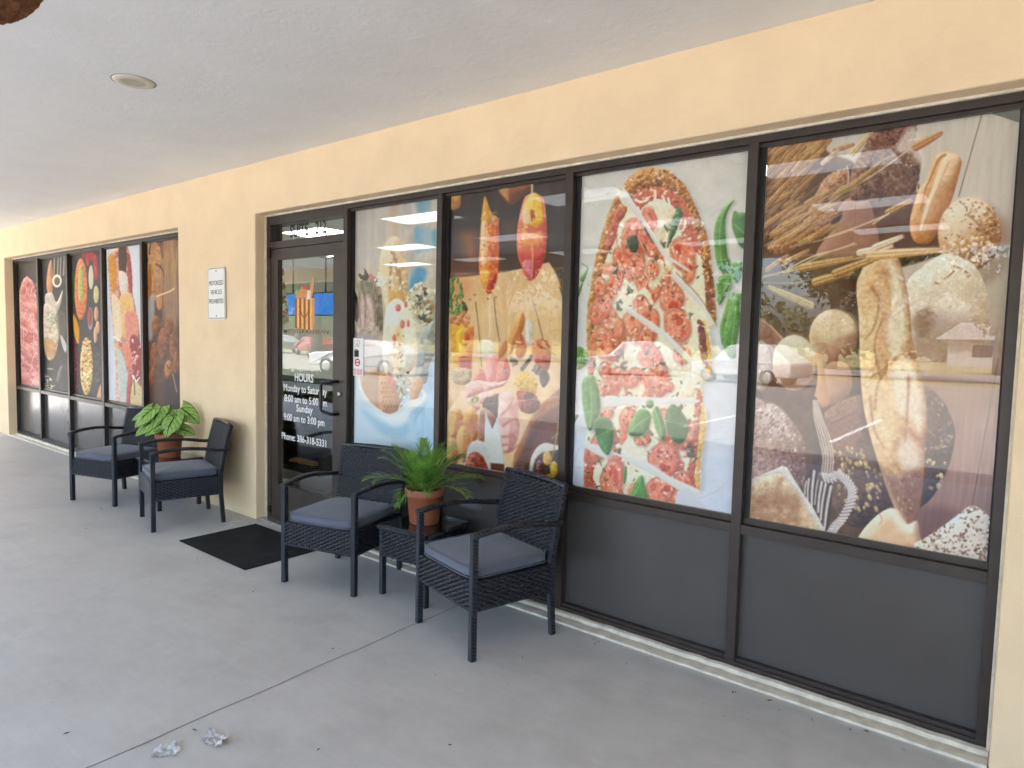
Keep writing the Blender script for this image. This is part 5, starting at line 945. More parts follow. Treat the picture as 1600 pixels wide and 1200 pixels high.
# striped shopping bag emblem on the door glass
def flat(polys, mat, parent, name, y):
    b = MB()
    for P in polys: b.prism(P, y - .0006, y + .0003)
    return b.build(name, mat, parent)
def emblem(parent, cx, cz, k, y, mats):
    T = lambda P: [(cx + a * k, cz + b * k) for a, b in P]
    flat([T([(-.125, -.13), (.10, -.15), (.10, .10), (-.125, .10)])], mats[0], parent, 'emblem', y)
    flat([T([(-.125 + i * .057, -.131 - i * .005), (-.098 + i * .057, -.133 - i * .005), (-.098 + i * .057, .10), (-.125 + i * .057, .10)]) for i in range(4)], mats[1], parent, 'emblem', y - .0012)
    flat([T([(.10, -.15), (.128, -.11), (.128, .10), (.10, .10)])], mats[2], parent, 'emblem', y)
    flat([T([(-.12, .102), (-.075, .155), (-.02, .20), (.04, .185), (.07, .102)])], mats[2], parent, 'emblem', y)
    flat([T([(.06, .102), (.075, .20), (.10, .262), (.125, .25), (.118, .18), (.10, .102)])], mats[3], parent, 'emblem', y - .0006)
    flat([T([(-.118, .102), (-.122, .15), (-.09, .185), (-.075, .14)])], mats[4], parent, 'emblem', y - .0012); flat([T([(-.03, .205), (.045, .19), (.05, .16), (-.025, .175)])], mats[5], parent, 'emblem', y - .0012)
    flat([T([(.03, .09), (.075, .09), (.085, .155), (.04, .16)])], mats[6], parent, 'emblem', y - .0022)
    b = MB(); b.tube([(cx + q * k, y - .0016, cz + (.04 - .09 * math.cos(q * 22)) * k) for q in [(-.07 + i * .012) for i in range(12)]], .003 * k * 1.2); b.build('emblem', mats[1], parent)
EM = [plain('emblem_yellow', (.80, .50, .14), .6), plain('emblem_brown', (.34, .10, .04), .6), plain('emblem_orange', (.66, .27, .08), .6), plain('emblem_bread', (.62, .30, .12), .6), plain('emblem_green', (.25, .42, .16), .6), plain('emblem_red', (.50, .08, .05), .6), plain('emblem_white', (.75, .68, .62), .6)]
emblem(door, -4.505, 1.72, 1.0, yd, EM)
# ---------------------------------------------------- printed films on glass
def film(name, sheet, src, x0, x1, z0, z1, nu, nv, label, mat='film', gain=1.0, cut=None, y=.1565, lift=0.0, con=1.12):
    for _ in range(2 if nu > 150 else 1):                  # the soft dots of a large print
        P = np.pad(sheet.A, ((1, 1), (1, 1), (0, 0)), 'edge'); P = (P[:-2] + 2 * P[1:-1] + P[2:]) / 4; sheet.A = (P[:, :-2] + 2 * P[:, 1:-1] + P[:, 2:]) / 4
    U, V = rectify(src, nu, nv); A = sheet.sample(U, V) / 255.0
    A = np.clip(A, 0, 1); L = np.where(A <= .04045, A / 12.92, ((A + .055) / 1.055) ** 2.4)
    L = np.clip(np.maximum(L - lift, 0) ** con * gain, .004, .9)
    gx, gz = np.meshgrid(np.linspace(x0, x1, nu), np.linspace(z1, z0, nv))
    co = np.stack([gx, np.full_like(gx, y), gz], -1).reshape(-1, 3)
    idx = np.arange(nu * nv).reshape(nv, nu); q = np.stack([idx[1:, :-1], idx[1:, 1:], idx[:-1, 1:], idx[:-1, :-1]], -1).reshape(-1, 4)
    if cut is not None: q = q[~cut(co[q].mean(1))]
    me = bpy.data.meshes.new(name); n = len(q)
    me.vertices.add(len(co)); me.vertices.foreach_set('co', co.astype(np.float32).ravel()); me.loops.add(n * 4); me.loops.foreach_set('vertex_index', q.astype(np.int32).ravel())
    me.polygons.add(n); me.polygons.foreach_set('loop_start', np.arange(n, dtype=np.int32) * 4); me.polygons.foreach_set('loop_total', np.full(n, 4, np.int32)); me.update(calc_edges=True)
    at = me.color_attributes.new('print', 'FLOAT_COLOR', 'POINT'); at.data.foreach_set('color', np.concatenate([L.reshape(-1, 3), np.ones((nu * nv, 1))], 1).astype(np.float32).ravel())
    o = link(name, me, M[mat]); return tag(o, label, 'window print', 'printed films on the shop windows')
FG = 1.0
film('window_print', paint_bread(), SRC['bread'], *RECT['bread'], 420, 700, 'large window print of bread loaves, wheat ears and a basket, rightmost pane', gain=1.32, cut=lambda c: (c[:, 2] - 2.443) > -(c[:, 0] + .215) * .55, lift=.02, con=1.0)
film('window_print', paint_pizza(), SRC['pizza'], *RECT['pizza'], 280, 560, 'window print of a sliced tomato pizza with basil on white', gain=1.15, lift=.0, con=.92)
film('window_print', paint_drinks(), SRC['drinks'], *RECT['drinks'], 230, 500, 'window print of two tall orange cocktails over a meat board', gain=FG)
film('window_print', paint_ice(), SRC['ice'], *RECT['ice'], 180, 460, 'window print of ice cream cones in a pale blue jug', 'film_thin', gain=1.15)
SL = paint_left()
for k, lab in (('l1', 'narrow window print of raw marbled meat on black, beside the far wall end'), ('l2', 'narrow window print of a creamy drink and white cup on dark ground'), ('l3', 'narrow window print of an orange curry bowl and a rice bowl on black'), ('l4', 'narrow window print of cold cuts and cheese on white'), ('l5', 'narrow window print of rustic brown bread, nearest the parking sign wall')):
    film('window_print', SL, SRC[k], *RECT[k], 80, 280, lab, gain=FG, y=.1455)
st = thing('window_sticker', 'small white sticker with red and black symbols on the ice cream window edge', 'sticker')
MB().box(-3.932, -3.818, .1445, .1465, 1.247, 1.521).build('backing', white, st)
sr = plain('sticker_red', (.62, .05, .07), .5); sp_ = plain('sticker_pink', (.75, .35, .40), .5)
b = MB(); b.lathe([(.020, 0), (.029, 0), (.029, .0012), (.020, .0012)], 24, Matrix.Translation((-3.882, .1444, 1.345)) @ Matrix.Rotation(PI / 2, 4, 'X')); b.box(-3.904, -3.86, .1432, .1444, 1.340, 1.350); b.build('red_symbol', sr, st)
b = MB(); b.box(-3.918, -3.868, .1432, .1444, 1.385, 1.432); b.box(-3.912, -3.880, .1432, .1444, 1.434, 1.440); b.build('black_symbol', black, st)
b = MB(); b.tube([(-3.90, .144, 1.46), (-3.885, .144, 1.485), (-3.87, .144, 1.46), (-3.855, .144, 1.50), (-3.90, .144, 1.505)], .003); b.build('pink_mark', sp_, st); b = MB(); [b.box(-3.925 + i * .017, -3.914 + i * .017, .1432, .1444, 1.256, 1.30) for i in range(6)]; b.build('pink_marks', sp_, st)
# --------------------------------------------------------- wicker furniture
def wicker_mat():
    t = NT('black_resin_wicker'); v = t.coord(); nz = t.noise(v, 70, 4); f = t.noise(t.coord(scale=(1, 1, 7)), 130, 3)
    t.bsdf(t.ramp(nz, [(.3, (.011, .013, .021)), (.7, (.022, .026, .040))]), .27, 0, .55, f, .25, .001); return t.m
def wrap_mat():
    t = NT('wicker_wrapped_tube'); v = t.coord(); w = t.n('ShaderNodeTexWave'); t.l(t.coord(rot=(.5, .5, 0)), w.inputs['Vector']); w.inputs['Scale'].default_value = 42; w.inputs['Distortion'].default_value = .4
    c = t.ramp(w.outputs['Fac'], [(.15, (.006, .007, .010)), (.6, (.026, .030, .044))])
    t.bsdf(c, .36, 0, .5, w.outputs['Fac'], .8, .004); return t.m
M['wicker'] = wicker_mat(); M['wrap'] = wrap_mat()
def cushion_mat():
    t = NT('slate_cushion_cloth'); v = t.coord(); a = t.noise(v, 5, 4); w = t.noise(v, 500, 2)
    t.bsdf(t.ramp(a, [(.3, (.092, .108, .142)), (.7, (.120, .136, .184))]), .8, 0, .25, t.math('ADD', t.math('MULTIPLY', a, 2.5), w), .25, .004, sheen=.25); return t.m
M['cushion'] = cushion_mat()

def weave(mb, o, u, v, w, h, stake=.024, pitch=.0112, both=True, taper=0.0, thick=.012, holes=True):
    """basket weave panel: flat strands running along u over and under stakes along v"""
    o, u, v = Vector(o), Vector(u).normalized(), Vector(v).normalized(); n = u.cross(v)
    nu = max(8, int(w / stake * 4.5)); rows = max(2, int(h / pitch)); nv = rows * 5; p2 = h / rows; st2 = w / max(2, round(w / stake))
    for side in ((1, -1) if both else (1,)):
        def fn(a, b):
            y = b * h; k = min(rows - 1, int(y / p2 + 1e-6)); f = y / p2 - k; x = a * w
            s = math.sqrt(max(0, 1 - (2 * f - 1) ** 2)); wv = math.cos(PI * x / st2 + PI * k) * side
            z = s ** .6 * (.0026 + .0042 * wv) - .0035 * (1 - s)
            q = 1 + taper * (b - .5)
            return tuple(o + u * ((a - .5) * q + .5) * w + v * y + n * side * (thick / 2 + z))
        k0 = len(mb.f); mb.grid(nu, nv, fn, smooth=True)
        if holes:
            keep = []
            for i in range(k0, len(mb.f)):
                q = mb.f[i]; c = (Vector(mb.v[q[0]]) + Vector(mb.v[q[2]])) / 2
                if (c - o).dot(n) * side - thick / 2 > -.0006: keep.append(q)
            mb.f[k0:] = keep; mb.sm[k0:] = [True] * len(keep)
    return mb
def sq(w, h=None, c=.25):
    h = h or w; a, b = w / 2, h / 2; k = min(a, b) * c
    return [(-a + k, -b), (a - k, -b), (a, -b + k), (a, b - k), (a - k, b), (-a + k, b), (-a, b - k), (-a, -b + k)]
def build_chair():
    t = thing('wicker_armchair', '-', 'armchair', group='black wicker armchairs')
    W, F, B = .262, -.247, .245
    leg_s = sq(.0335)
    for sx in (-1, 1):
        MB().tube([(sx * W, F, 0), (sx * W, F, .597)], leg_s, smooth=False, up=(0, 1, 0)).build('leg', M['wrap'], t)
        MB().tube([(sx * .250, B + .018, 0), (sx * .250, B, .24), (sx * .250, B, .40), (sx * .252, B + .035, .60), (sx * .250, B + .078, .775)], sq(.032), smooth=False, up=(0, 1, 0)).build('leg', M['wrap'], t)
        n = 12; P = []
        for i in range(n + 1):
            f = i / n; y = F - .018 + f * (B + .052 - F + .018); z = .607 + .026 * math.sin(PI * min(1, f * 1.15)) - .012 * f
            P.append((sx * (W + .004 + .012 * math.sin(PI * f)), y, z))
        MB().tube(P, sq(.037, .025, .5), smooth=True, up=(0, 0, 1)).build('armrest', M['wrap'], t)
    z0, hh = .242, .142
    ap = MB(); weave(ap, (-W + .015, F - .006, z0), (1, 0, 0), (0, 0, 1), 2 * W - .03, hh); weave(ap, (-W + .012, B + .002, z0), (1, 0, 0), (0, 0, 1), 2 * W - .024, hh)
    for sx in (-1, 1): weave(ap, (sx * (W + .004), F + .015, z0), (0, 1, 0), (0, 0, 1), B - F - .03, hh)
    ap.build('apron', M['wicker'], t, fix=False)
    for q in ((-W + .02, W - .02, F - .003, F + .005, z0 + .004, z0 + hh), (-W + .02, W - .02, B - .004, B + .004, z0 + .004, z0 + hh), (-W - .004, -W + .004, F + .019, B - .02, z0 + .004, z0 + hh), (W - .004, W + .004, F + .019, B - .02, z0 + .004, z0 + hh)): MB().box(*q).build('apron_shade_sheet', M['gasket'], t)  # black sheets added behind the weave so its holes look shaded
    for P in ([(-W, F - .004, z0), (W, F - .004, z0)], [(-W, B, z0), (W, B, z0)], [(-W - .002, F + .02, z0), (-W - .002, B - .02, z0)], [(W + .002, F + .02, z0), (W + .002, B - .02, z0)]): MB().tube(P, sq(.020, .012, .5)).build('apron_trim', M['wrap'], t)
    MB().box(-W, W, F, B, .366, .384).build('seat', M['wicker'], t, .004)
    bk = MB(); dv = Vector((0, .083, .385)); weave(bk, (-.244, B - .012, .392), (1, 0, 0), dv, .488, dv.length, both=True, taper=.03, thick=.016); bk.build('backrest', M['wicker'], t, fix=False)
    MB().add([(x, B - .012 + k * .083 - dy * .978, .396 + k * .378 - dy * .21) for dy in (.0035, -.0035) for x, k in ((-.236, 0), (.236, 0), (.24, 1), (-.24, 1))], [(0, 1, 2, 3), (7, 6, 5, 4), (0, 4, 5, 1), (1, 5, 6, 2), (2, 6, 7, 3), (3, 7, 4, 0)]).build('backrest_shade_sheet', M['gasket'], t)  # added black sheet inside the back, standing for shade in the weave holes
    e = MB(); e.tube([(-.262, B + .079, .778), (-.15, B + .083, .786), (0, B + .085, .789), (.15, B + .083, .786), (.262, B + .079, .778)], sq(.034, .03, .6), up=(0, 1, 0)); e.build('top_rail', M['wicker'], t)
    # cushion: rounded slab with crown and piped seams
    cw, cd, ch = .247, .246, .033; zc = .384 + ch
    def cf(a, b):
        th = (a - .5) * 2 * PI; ph = (b - .5) * PI; c, s = math.cos(th), math.sin(th); e1 = .22
        sg = lambda q, p: math.copysign(abs(q) ** p, q)
        r = sg(math.cos(ph), .30); x = cw * r * sg(c, e1); y = cd * r * sg(s, e1)
        crown = .014 * max(0, 1 - (x / cw) ** 2) * max(0, 1 - (y / cd) ** 2) * (1 if ph > 0 else .2)
        pk = .0016 * math.sin(th * 23) * max(0, 1 - abs(abs(ph) - .55) * 3)
        return (x + pk * c, y - .008 + pk * s, zc + (ch * sg(math.sin(ph), .55)) + (crown if ph > 0 else -0) + .0015 * math.sin(x * 40 + y * 31))
    c = MB(); c.grid(96, 30, cf); cu = c.build('cushion', M['cushion'], t)
    pp = MB()
    for z in (zc + ch * .72, zc - ch * .72):
        pp.tube([(cw * 1.003 * math.copysign(abs(math.cos(a)) ** .22, math.cos(a)), cd * 1.003 * math.copysign(abs(math.sin(a)) ** .22, math.sin(a)) - .008, z + .0012 * math.sin(a * 9)) for a in [i * 2 * PI / 96 for i in range(97)]], .0028, caps=False)
    pp.build('piping', M['cushion'], cu)
    return t
def place(t, fl, fr):
    (x0, y0), (x1, y1) = fl, fr; a = math.atan2(y1 - y0, x1 - x0); mx, my = (x0 + x1) / 2, (y0 + y1) / 2
    return (mx - math.sin(a) * .247, my + math.cos(a) * .247, .001), a
c0 = build_chair(); l, a = place(c0, (-2.568, -.488), (-2.025, -.634)); c0.location = l; c0.rotation_euler = (0, 0, a)
c0['label'] = 'black wicker armchair in front of the pizza window, nearest the viewer'
for fl, fr, lab in (((-3.619, -.635), (-3.086, -.492), 'black wicker armchair beside the glass door under the ice cream window'), ((-6.763, -.760), (-6.218, -.587), 'black wicker armchair in front of the far window, leftmost of the four'), ((-5.752, -.576), (-5.230, -.711), 'black wicker armchair against the bare wall under the parking sign')):
    l, a = place(c0, fl, fr); copy_tree(c0, l, a, lab)

def build_table():
    t = thing('wicker_side_table', '-', 'side table', group='black wicker side tables'); w = .19
    for sx in (-1, 1):
        for sy in (-1, 1): MB().tube([(sx * (w - .018), sy * (w - .018), 0), (sx * (w - .018), sy * (w - .018), .405)], sq(.034), smooth=False, up=(0, 1, 0)).build('leg', M['wrap'], t)
    ap = MB()
    for o, u in (((-w + .02, -w + .004, .235), (1, 0, 0)), ((-w + .02, w - .004, .235), (1, 0, 0)), ((-w + .004, -w + .02, .235), (0, 1, 0)), ((w - .004, -w + .02, .235), (0, 1, 0))): weave(ap, o, u, (0, 0, 1), 2 * w - .04, .162)
    ap.build('apron', M['wicker'], t, fix=False)
    for q in ((-w + .02, w - .02, -w + .002, -w + .008, .238, .40), (-w + .02, w - .02, w - .008, w - .002, .238, .40), (-w + .002, -w + .008, -w + .02, w - .02, .238, .40), (w - .008, w - .002, -w + .02, w - .02, .238, .40)): MB().box(*q).build('apron_shade_sheet', M['gasket'], t)  # added black sheets that put shade behind the table weave
    fr = MB()
    for P in ([(-w, -w, .41), (w, -w, .41)], [(-w, w, .41), (w, w, .41)], [(-w, -w + .018, .41), (-w, w - .018, .41)], [(w, -w + .018, .41), (w, w - .018, .41)]): fr.tube(P, sq(.036, .024, .6), up=(0, 0, 1))
    fr.box(-w + .01, w - .01, -w + .01, w - .01, .400, .412); fr.build('frame', M['wrap'], t)
    gl = MB().box(-w - .006, w + .006, -w - .006, w + .006, .4235, .4285).build('glass_top', M['table_glass'], t, .0015)
    return t
t0 = build_table(); t0.location = (-2.845, -.175, .001); t0.rotation_euler = (0, 0, .06); t0['label'] = 'black wicker side table with glass top carrying the palm pot'
copy_tree(t0, (-5.995, -.235, .001), .0, 'black wicker side table with glass top carrying the broad leaf plant')

# ------------------------------------------------------------- potted plants
M['terra'] = plain('terracotta_plastic', (.36, .125, .062), .55, var=.07, scale=6, bs=.1, bd=.001)
M['soil'] = plain('potting_moss', (.03, .022, .012), .95, var=.5, scale=60, bs=.8, bd=.01)
def pot(parent, k=1.0):
    b = MB(); b.lathe([(0, 0), (.084 * k, 0), (.088 * k, .004), (.104 * k, .165 * k), (.112 * k, .166 * k), (.116 * k, .172 * k), (.118 * k, .208 * k), (.115 * k, .212 * k), (.108 * k, .210 * k), (.104 * k, .18 * k), (0, .18 * k)], 48); p = b.build('pot', M['terra'], parent)
    MB().lathe([(0, .192 * k), (.06 * k, .196 * k), (.106 * k, .188 * k)], 30).build('soil', M['soil'], parent); return p
def leaf_green(name, lo, hi, scale=9, rough=.42, tr=.25):
    t = NT(name); v = t.coord(); a = t.noise(v, scale, 3); c = t.ramp(a, [(.3, lo), (.7, hi)])
    b = t.n('ShaderNodeBsdfPrincipled'); t.l(c, b.inputs['Base Color']); b.inputs['Roughness'].default_value = rough; d = t.n('ShaderNodeBsdfTranslucent'); t.l(c, d.inputs[0])
    mx = t.n('ShaderNodeMixShader'); mx.inputs[0].default_value = tr; t.l(b.outputs[0], mx.inputs[1]); t.l(d.outputs[0], mx.inputs[2]); t.l(mx.outputs[0], t.out.inputs[0]); return t.m
M['palm'] = leaf_green('palm_leaflets', (.035, .14, .035), (.27, .50, .075), 14, .36, .14)
M['palm2'] = leaf_green('palm_leaflets_yellow', (.22, .40, .05), (.38, .56, .09), 7)
pl = thing('potted_palm', 'feathery green palm in a terracotta pot on the near side table', 'potted plant', (-2.845, -.175, .4305)); pot(pl)
def frond(mb, az, el, L, droop, r):
    n = 15; P = []; p = Vector((.03 * math.cos(az), .03 * math.sin(az), .19)); e = el
    for i in range(n + 1):
        P.append(p.copy()); e -= droop / n * (.4 + 1.2 * i / n); p = p + Vector((math.cos(az) * math.cos(e), math.sin(az) * math.cos(e), math.sin(e))) * L / n
    mb.tube(P, .0022, tap=[1 - .75 * i / n for i in range(n + 1)])
    for i in range(2, 22):
        f = i / 21; k = min(n - 1, int(f * n)); q = P[k].lerp(P[k + 1], f * n - k); d = (P[k + 1] - P[k]).normalized(); side = d.cross(Vector((0, 0, 1))).normalized(); nn = side.cross(d).normalized()
        ll = .140 * (math.sin(PI * (.16 + .80 * f)) ** .7) * r.uniform(.85, 1.1)
        for sg in (-1, 1):
            dd = (d * (.95 + .6 * f) + side * sg * (.85 - .45 * f) + nn * r.uniform(.0, .35)).normalized(); tip = q + dd * ll + Vector((0, 0, -.018 * r.random())); mid = q + dd * ll * .5 + nn * .006; wv = d.cross(nn).normalized() * 0 + nn.cross(dd).normalized() * .0040
            mb.add([q - wv * .35, q + wv * .35, mid + wv, tip, mid - wv], [(0, 1, 2, 4), (4, 2, 3)], smooth=True)
r = random.Random(5); fa, fb = MB(), MB()
for i in range(25):
    az = i * 2.39996 + r.uniform(-.25, .25); ring = i / 25
    el = 1.38 - .98 * ring + r.uniform(-.12, .12); frond(fb if i in (3, 9, 14, 22) else fa, az, el, r.uniform(.27, .33) + .03 * ring, .30 + 1.0 * ring + r.uniform(-.1, .25), r)
fa.build('fronds', M['palm'], pl, fix=False); fb.build('fronds', M['palm2'], pl, fix=False)

def veined():
    t = NT('veined_leaf'); uv = t.n('ShaderNodeUVMap'); sp = t.n('ShaderNodeSeparateXYZ'); t.l(uv.outputs[0], sp.inputs[0]); u = sp.outputs[0]; w = t.math('ABSOLUTE', t.math('SUBTRACT', sp.outputs[1], .5))
    nz = t.noise(t.coord('UV'), 5, 3); mid = t.math('LESS_THAN', w, .040)
    s1 = t.math('SINE', t.math('ADD', t.math('MULTIPLY', t.math('SUBTRACT', u, t.math('MULTIPLY', w, .9)), 30.0), t.math('MULTIPLY', nz, 4.0))); ven = t.math('GREATER_THAN', s1, .76)
    edge = t.math('GREATER_THAN', w, .462)
    base = t.ramp(nz, [(.3, (.20, .40, .06)), (.7, (.42, .62, .16))]); c = t.mix(t.math('MULTIPLY', ven, .62), base, (.04, .12, .025)); c = t.mix(t.math('MAXIMUM', mid, edge), c, (.012, .045, .014))
    b = t.n('ShaderNodeBsdfPrincipled'); t.l(c, b.inputs['Base Color']); b.inputs['Roughness'].default_value = .4; d = t.n('ShaderNodeBsdfTranslucent'); t.l(c, d.inputs[0]); mx = t.n('ShaderNodeMixShader'); mx.inputs[0].default_value = .25
    t.l(b.outputs[0], mx.inputs[1]); t.l(d.outputs[0], mx.inputs[2]); t.l(mx.outputs[0], t.out.inputs[0]); return t.m
M['veined'] = veined()
bl = thing('potted_foliage_plant', 'broad light green leaves with dark veins in a terracotta pot on the far side table', 'potted plant', (-5.995, -.235, .4305)); pot(bl)
def bigleaf(mb, stem, base, d, nrm, L, W, curl):
    base = Vector(base); d = Vector(d).normalized(); s = d.cross(Vector(nrm)).normalized(); n = s.cross(d).normalized()
    def fn(a, b):
        half = (math.sin(PI * min(1, .18 + .82 * a) ** .85)) ** .75 * (1 - .25 * a) if a < 1 else 0
        x = (b - .5) * 2; back = -.22 * abs(x) ** 1.5 * (1 - a) ** 3
        return tuple(base + d * (a + back) * L + s * x * half * W - n * (curl * a * a * L + .16 * W * (1 - x * x) * -.6 * half + .02 * L * math.sin(a * 9 + x * 3)))
    mb.grid(14, 10, fn, uv=True); P0 = Vector((0, 0, .19)); m = P0.lerp(base, .5) + Vector((0, 0, .03)); stem.tube([P0, m, base, base + d * .02], .0028)
lm, sm = MB(), MB()
# (direction across the view, height above rim, depth towards viewer, droop)
cr, cf = Vector((.786, .618, 0)), Vector((.50, -.86, 0))           # across and towards the walkway
for ax, az, ay, dx, dz, dy, L, W in ((-.17, .155, .02, -1, -.35, .2, .15, .055), (-.125, .15, .07, -.65, -.72, .5, .17, .075), (-.05, .165, .05, -.1, -.75, .7, .15, .075), (.01, .13, .02, .15, 1, .1, .12, .035), (.075, .135, .05, .85, .15, .5, .14, .055), (.13, .165, .0, .8, -.55, .1, .17, .065),
                                  (-.10, .075, .09, -.7, -.6, .6, .16, .07), (-.02, .07, .10, -.85, -.55, .7, .16, .065), (.075, .09, .11, -.12, -.85, .75, .15, .085), (.115, .07, .07, .45, .45, .5, .12, .055), (.13, .03, .03, .9, -.2, .2, .12, .05), (.0, .05, .10, .1, .15, 1, .10, .06), (-.03, .06, .05, .4, .9, .3, .10, .03), (-.08, .15, -.07, -.5, .3, -.9, .14, .06), (.06, .15, -.08, .4, .2, -1, .14, .06)):
    L, W = L * 1.22, W * 1.3; base = cr * ax * 1.25 + cf * ay * 1.15 + Vector((0, 0, .205 + az * 1.12)); d = cr * dx + cf * dy + Vector((0, 0, dz)); nr = cf * .8 + Vector((0, 0, .8)) if dz < .5 else cf
    bigleaf(lm, sm, base - d.normalized() * L * .35, d, nr, L, W, .22)
lm.build('leaves', M['veined'], bl, fix=False); sm.build('stems', M['palm'], bl)
# -------------------------------------------------------------- small things
sg = thing('parking_sign', 'white metal sign reading motorized vehicles prohibited on the peach wall', 'sign', (-5.588, -.012, 1.872)); sg.rotation_euler = (0, -.006, 0)
def rrect(w, h, r, n=6):
    P = []
    for cx, cz, a0 in ((w - r, h - r, 0), (-w + r, h - r, 90), (-w + r, -h + r, 180), (w - r, -h + r, 270)):
        for i in range(n + 1): a = math.radians(a0 + 90 * i / n); P.append((cx + r * math.cos(a), cz + r * math.sin(a)))
    return P
MB().prism(rrect(.148, .224, .03), -.001, .0015).build('plate', plain('white_sign_sheet', (.80, .80, .79), .35, var=.03), sg, .0006)
o_, i_ = rrect(.139, .215, .024), rrect(.1345, .2105, .020); b = MB(); n = len(o_)
b.add([(x, -.0018, z) for x, z in o_] + [(x, -.0018, z) for x, z in i_], [(i, (i + 1) % n, n + (i + 1) % n, n + i) for i in range(n)]); b.build('border', black, sg)
for tx, z, w in (('MOTORIZED', .070, .118), ('VEHICLES', -.008, .094), ('PROHIBITED', -.086, .120)): put_text(tx, -w, w, z, .040, black, sg, -.0016)
b = MB()
for z in (.192, -.192): b.lathe([(0, .004), (.005, .003), (.007, 0)], 14, Matrix.Translation((0, -.001, z)) @ Matrix.Rotation(PI / 2, 4, 'X'))
b.build('bolt', plain('rusty_bolt', (.12, .07, .05), .6, .5), sg)

mm = NT('ribbed_door_mat'); v = mm.coord(); nz = mm.noise(v, 300, 3); big = mm.noise(v, 5, 4); mm.bsdf(mm.ramp(big, [(.3, (.014, .014, .015)), (.75, (.028, .028, .029))]), .95, 0, .2, nz, .9, .004)
b = MB(); b.box(-.455, .455, -.305, .305, .0, .008); mt = b.build('door_mat', mm.m, None, .003); mt.location = (-4.415, -.385, .0015); mt.rotation_euler = (0, 0, -.008); tag(mt, 'flat black doormat on the concrete before the glass door', 'door mat')

paper = NT('dirty_scrap_film'); v = paper.coord(); nz = paper.noise(v, 40, 5); paper.bsdf(paper.ramp(nz, [(.3, (.30, .29, .28)), (.7, (.62, .61, .60))]), .4, 0, .5)
def scrap(loc, rz, w, d, seed, lab, folds):
    def fn(a, c):
        x, y = (a - .5) * w, (c - .5) * d; z = .003
        for nx, ny, off, k in folds: z += max(0, x * nx + y * ny + off) * k
        z += .0025 * math.sin(a * 9 + seed) * math.sin(c * 7 + seed * 2) + .0015 * math.sin(a * 23 + c * 17); return (x + .006 * math.sin(c * 11 + seed), y + .006 * math.sin(a * 13), max(.0015, z))
    o = MB().grid(22, 18, fn, smooth=False).build('paper_scrap', paper.m, None); so = o.modifiers.new('Solid', 'SOLIDIFY'); so.thickness = .0006; o.location = loc; o.rotation_euler = (0, 0, rz); return tag(o, lab, 'litter', 'torn scraps on the walkway')
scrap((-2.36, -1.735, .001), .3, .10, .06, 1, 'crumpled scrap of clear film on the concrete, right of the pair', [(1, .3, -.015, .5), (-.6, .8, -.02, .6)]); scrap((-2.425, -1.885, .001), .9, .085, .05, 3, 'folded white triangular scrap on the concrete, left of the pair', [(.2, 1, -.002, .8)])

lt = thing('recessed_downlight', 'round unlit recessed downlight with cream ring in the soffit', 'ceiling light', (-3.945, -1.335, CEIL))
cream = plain('yellowed_trim_ring', (.70, .66, .52), .45, var=.05); lens = plain('dull_lamp_lens', (.52, .49, .36), .35)
MB().lathe([(.058, -.008), (.075, -.011), (.098, -.006), (.104, -.001), (.104, .0)], 40).build('trim_ring', cream, lt); MB().lathe([(0, -.0045), (.030, -.0055), (.058, -.0075)], 40).build('lens', lens, lt); MB().lathe([(.1045, -.0008), (.109, -.0008)], 40).build('painted_shade_ring', M['gasket'], lt)  # flat black ring painted as the shade around the trim

hp = thing('hanging_basket', 'rough reddish brown rounded basket hanging under the soffit at the upper left corner', 'hanging basket', (-1.22, -2.671, 2.074))
coir = NT('coir_fibre'); v = coir.coord(); n1 = coir.noise(coir.coord(scale=(1, 1, 3)), 40, 5, .7); coir.bsdf(coir.ramp(n1, [(.3, (.14, .055, .028)), (.7, (.36, .16, .085))]), .95, 0, .1, n1, 1, .01)
def ball(a, c):
    th, ph = a * 2 * PI, (c - 1) * PI / 2; r = .086 + .0012 * math.sin(th * 11 + ph * 9) + .001 * math.sin(th * 37 - ph * 23); return (r * math.cos(th) * math.cos(ph), r * math.sin(th) * math.cos(ph), r * math.sin(ph))
MB().grid(90, 36, ball).build('liner', coir.m, hp); wr = plain('hanger_wire', (.05, .05, .05), .4, .8)
b = MB(); b.tube([(  .086 * math.cos(i * PI / 12),   .086 * math.sin(i * PI / 12), .0) for i in range(25)], .004, caps=False); [b.tube([(  .086 * math.cos(q),   .086 * math.sin(q), 0), (0, 0, .5)], .0015) for q in (0, 2.09, 4.19)]; b.tube([(0, 0, .5), (0, 0, .816)], .0025); b.build('hanger', wr, hp); MB().lathe([(0, -.01), (.088, -.012)], 30).build('soil', M['soil'], hp)

deb = MB(); r = random.Random(3)
for i in range(70):
    x, y = r.uniform(-7.5, .3), -abs(r.gauss(0, 1.1)) - .03; 
    if i < 45: y = r.uniform(-.10, -.02)
    L, w, a = r.uniform(.003, .016), r.uniform(.0012, .004), r.uniform(0, PI); c, s_ = math.cos(a), math.sin(a)
    P = [(-L, 0), (0, w), (L, 0), (0, -w)]; deb.add([(x + px * c - py * s_, y + px * s_ + py * c, .0018 + (.003 if k == 1 else 0)) for k, (px, py) in enumerate(P)], [(0, 1, 2, 3)])
db = deb.build('leaf_litter', plain('dead_leaf_crumbs', (.10, .055, .03), .9, var=.5, scale=5), None, fix=False); db['kind'] = 'stuff'
chips = MB()
for x, y in ((-2.72, -.012), (-1.77, -.010), (-1.33, -.013), (-.72, -.008), (-2.2, -.006)): chips.lathe([(0, .016), (.012, .014), (.02, .004)], 7, Matrix.Translation((x, y + .006, 0)) @ Matrix.Diagonal((1, .5, .8, 1)))

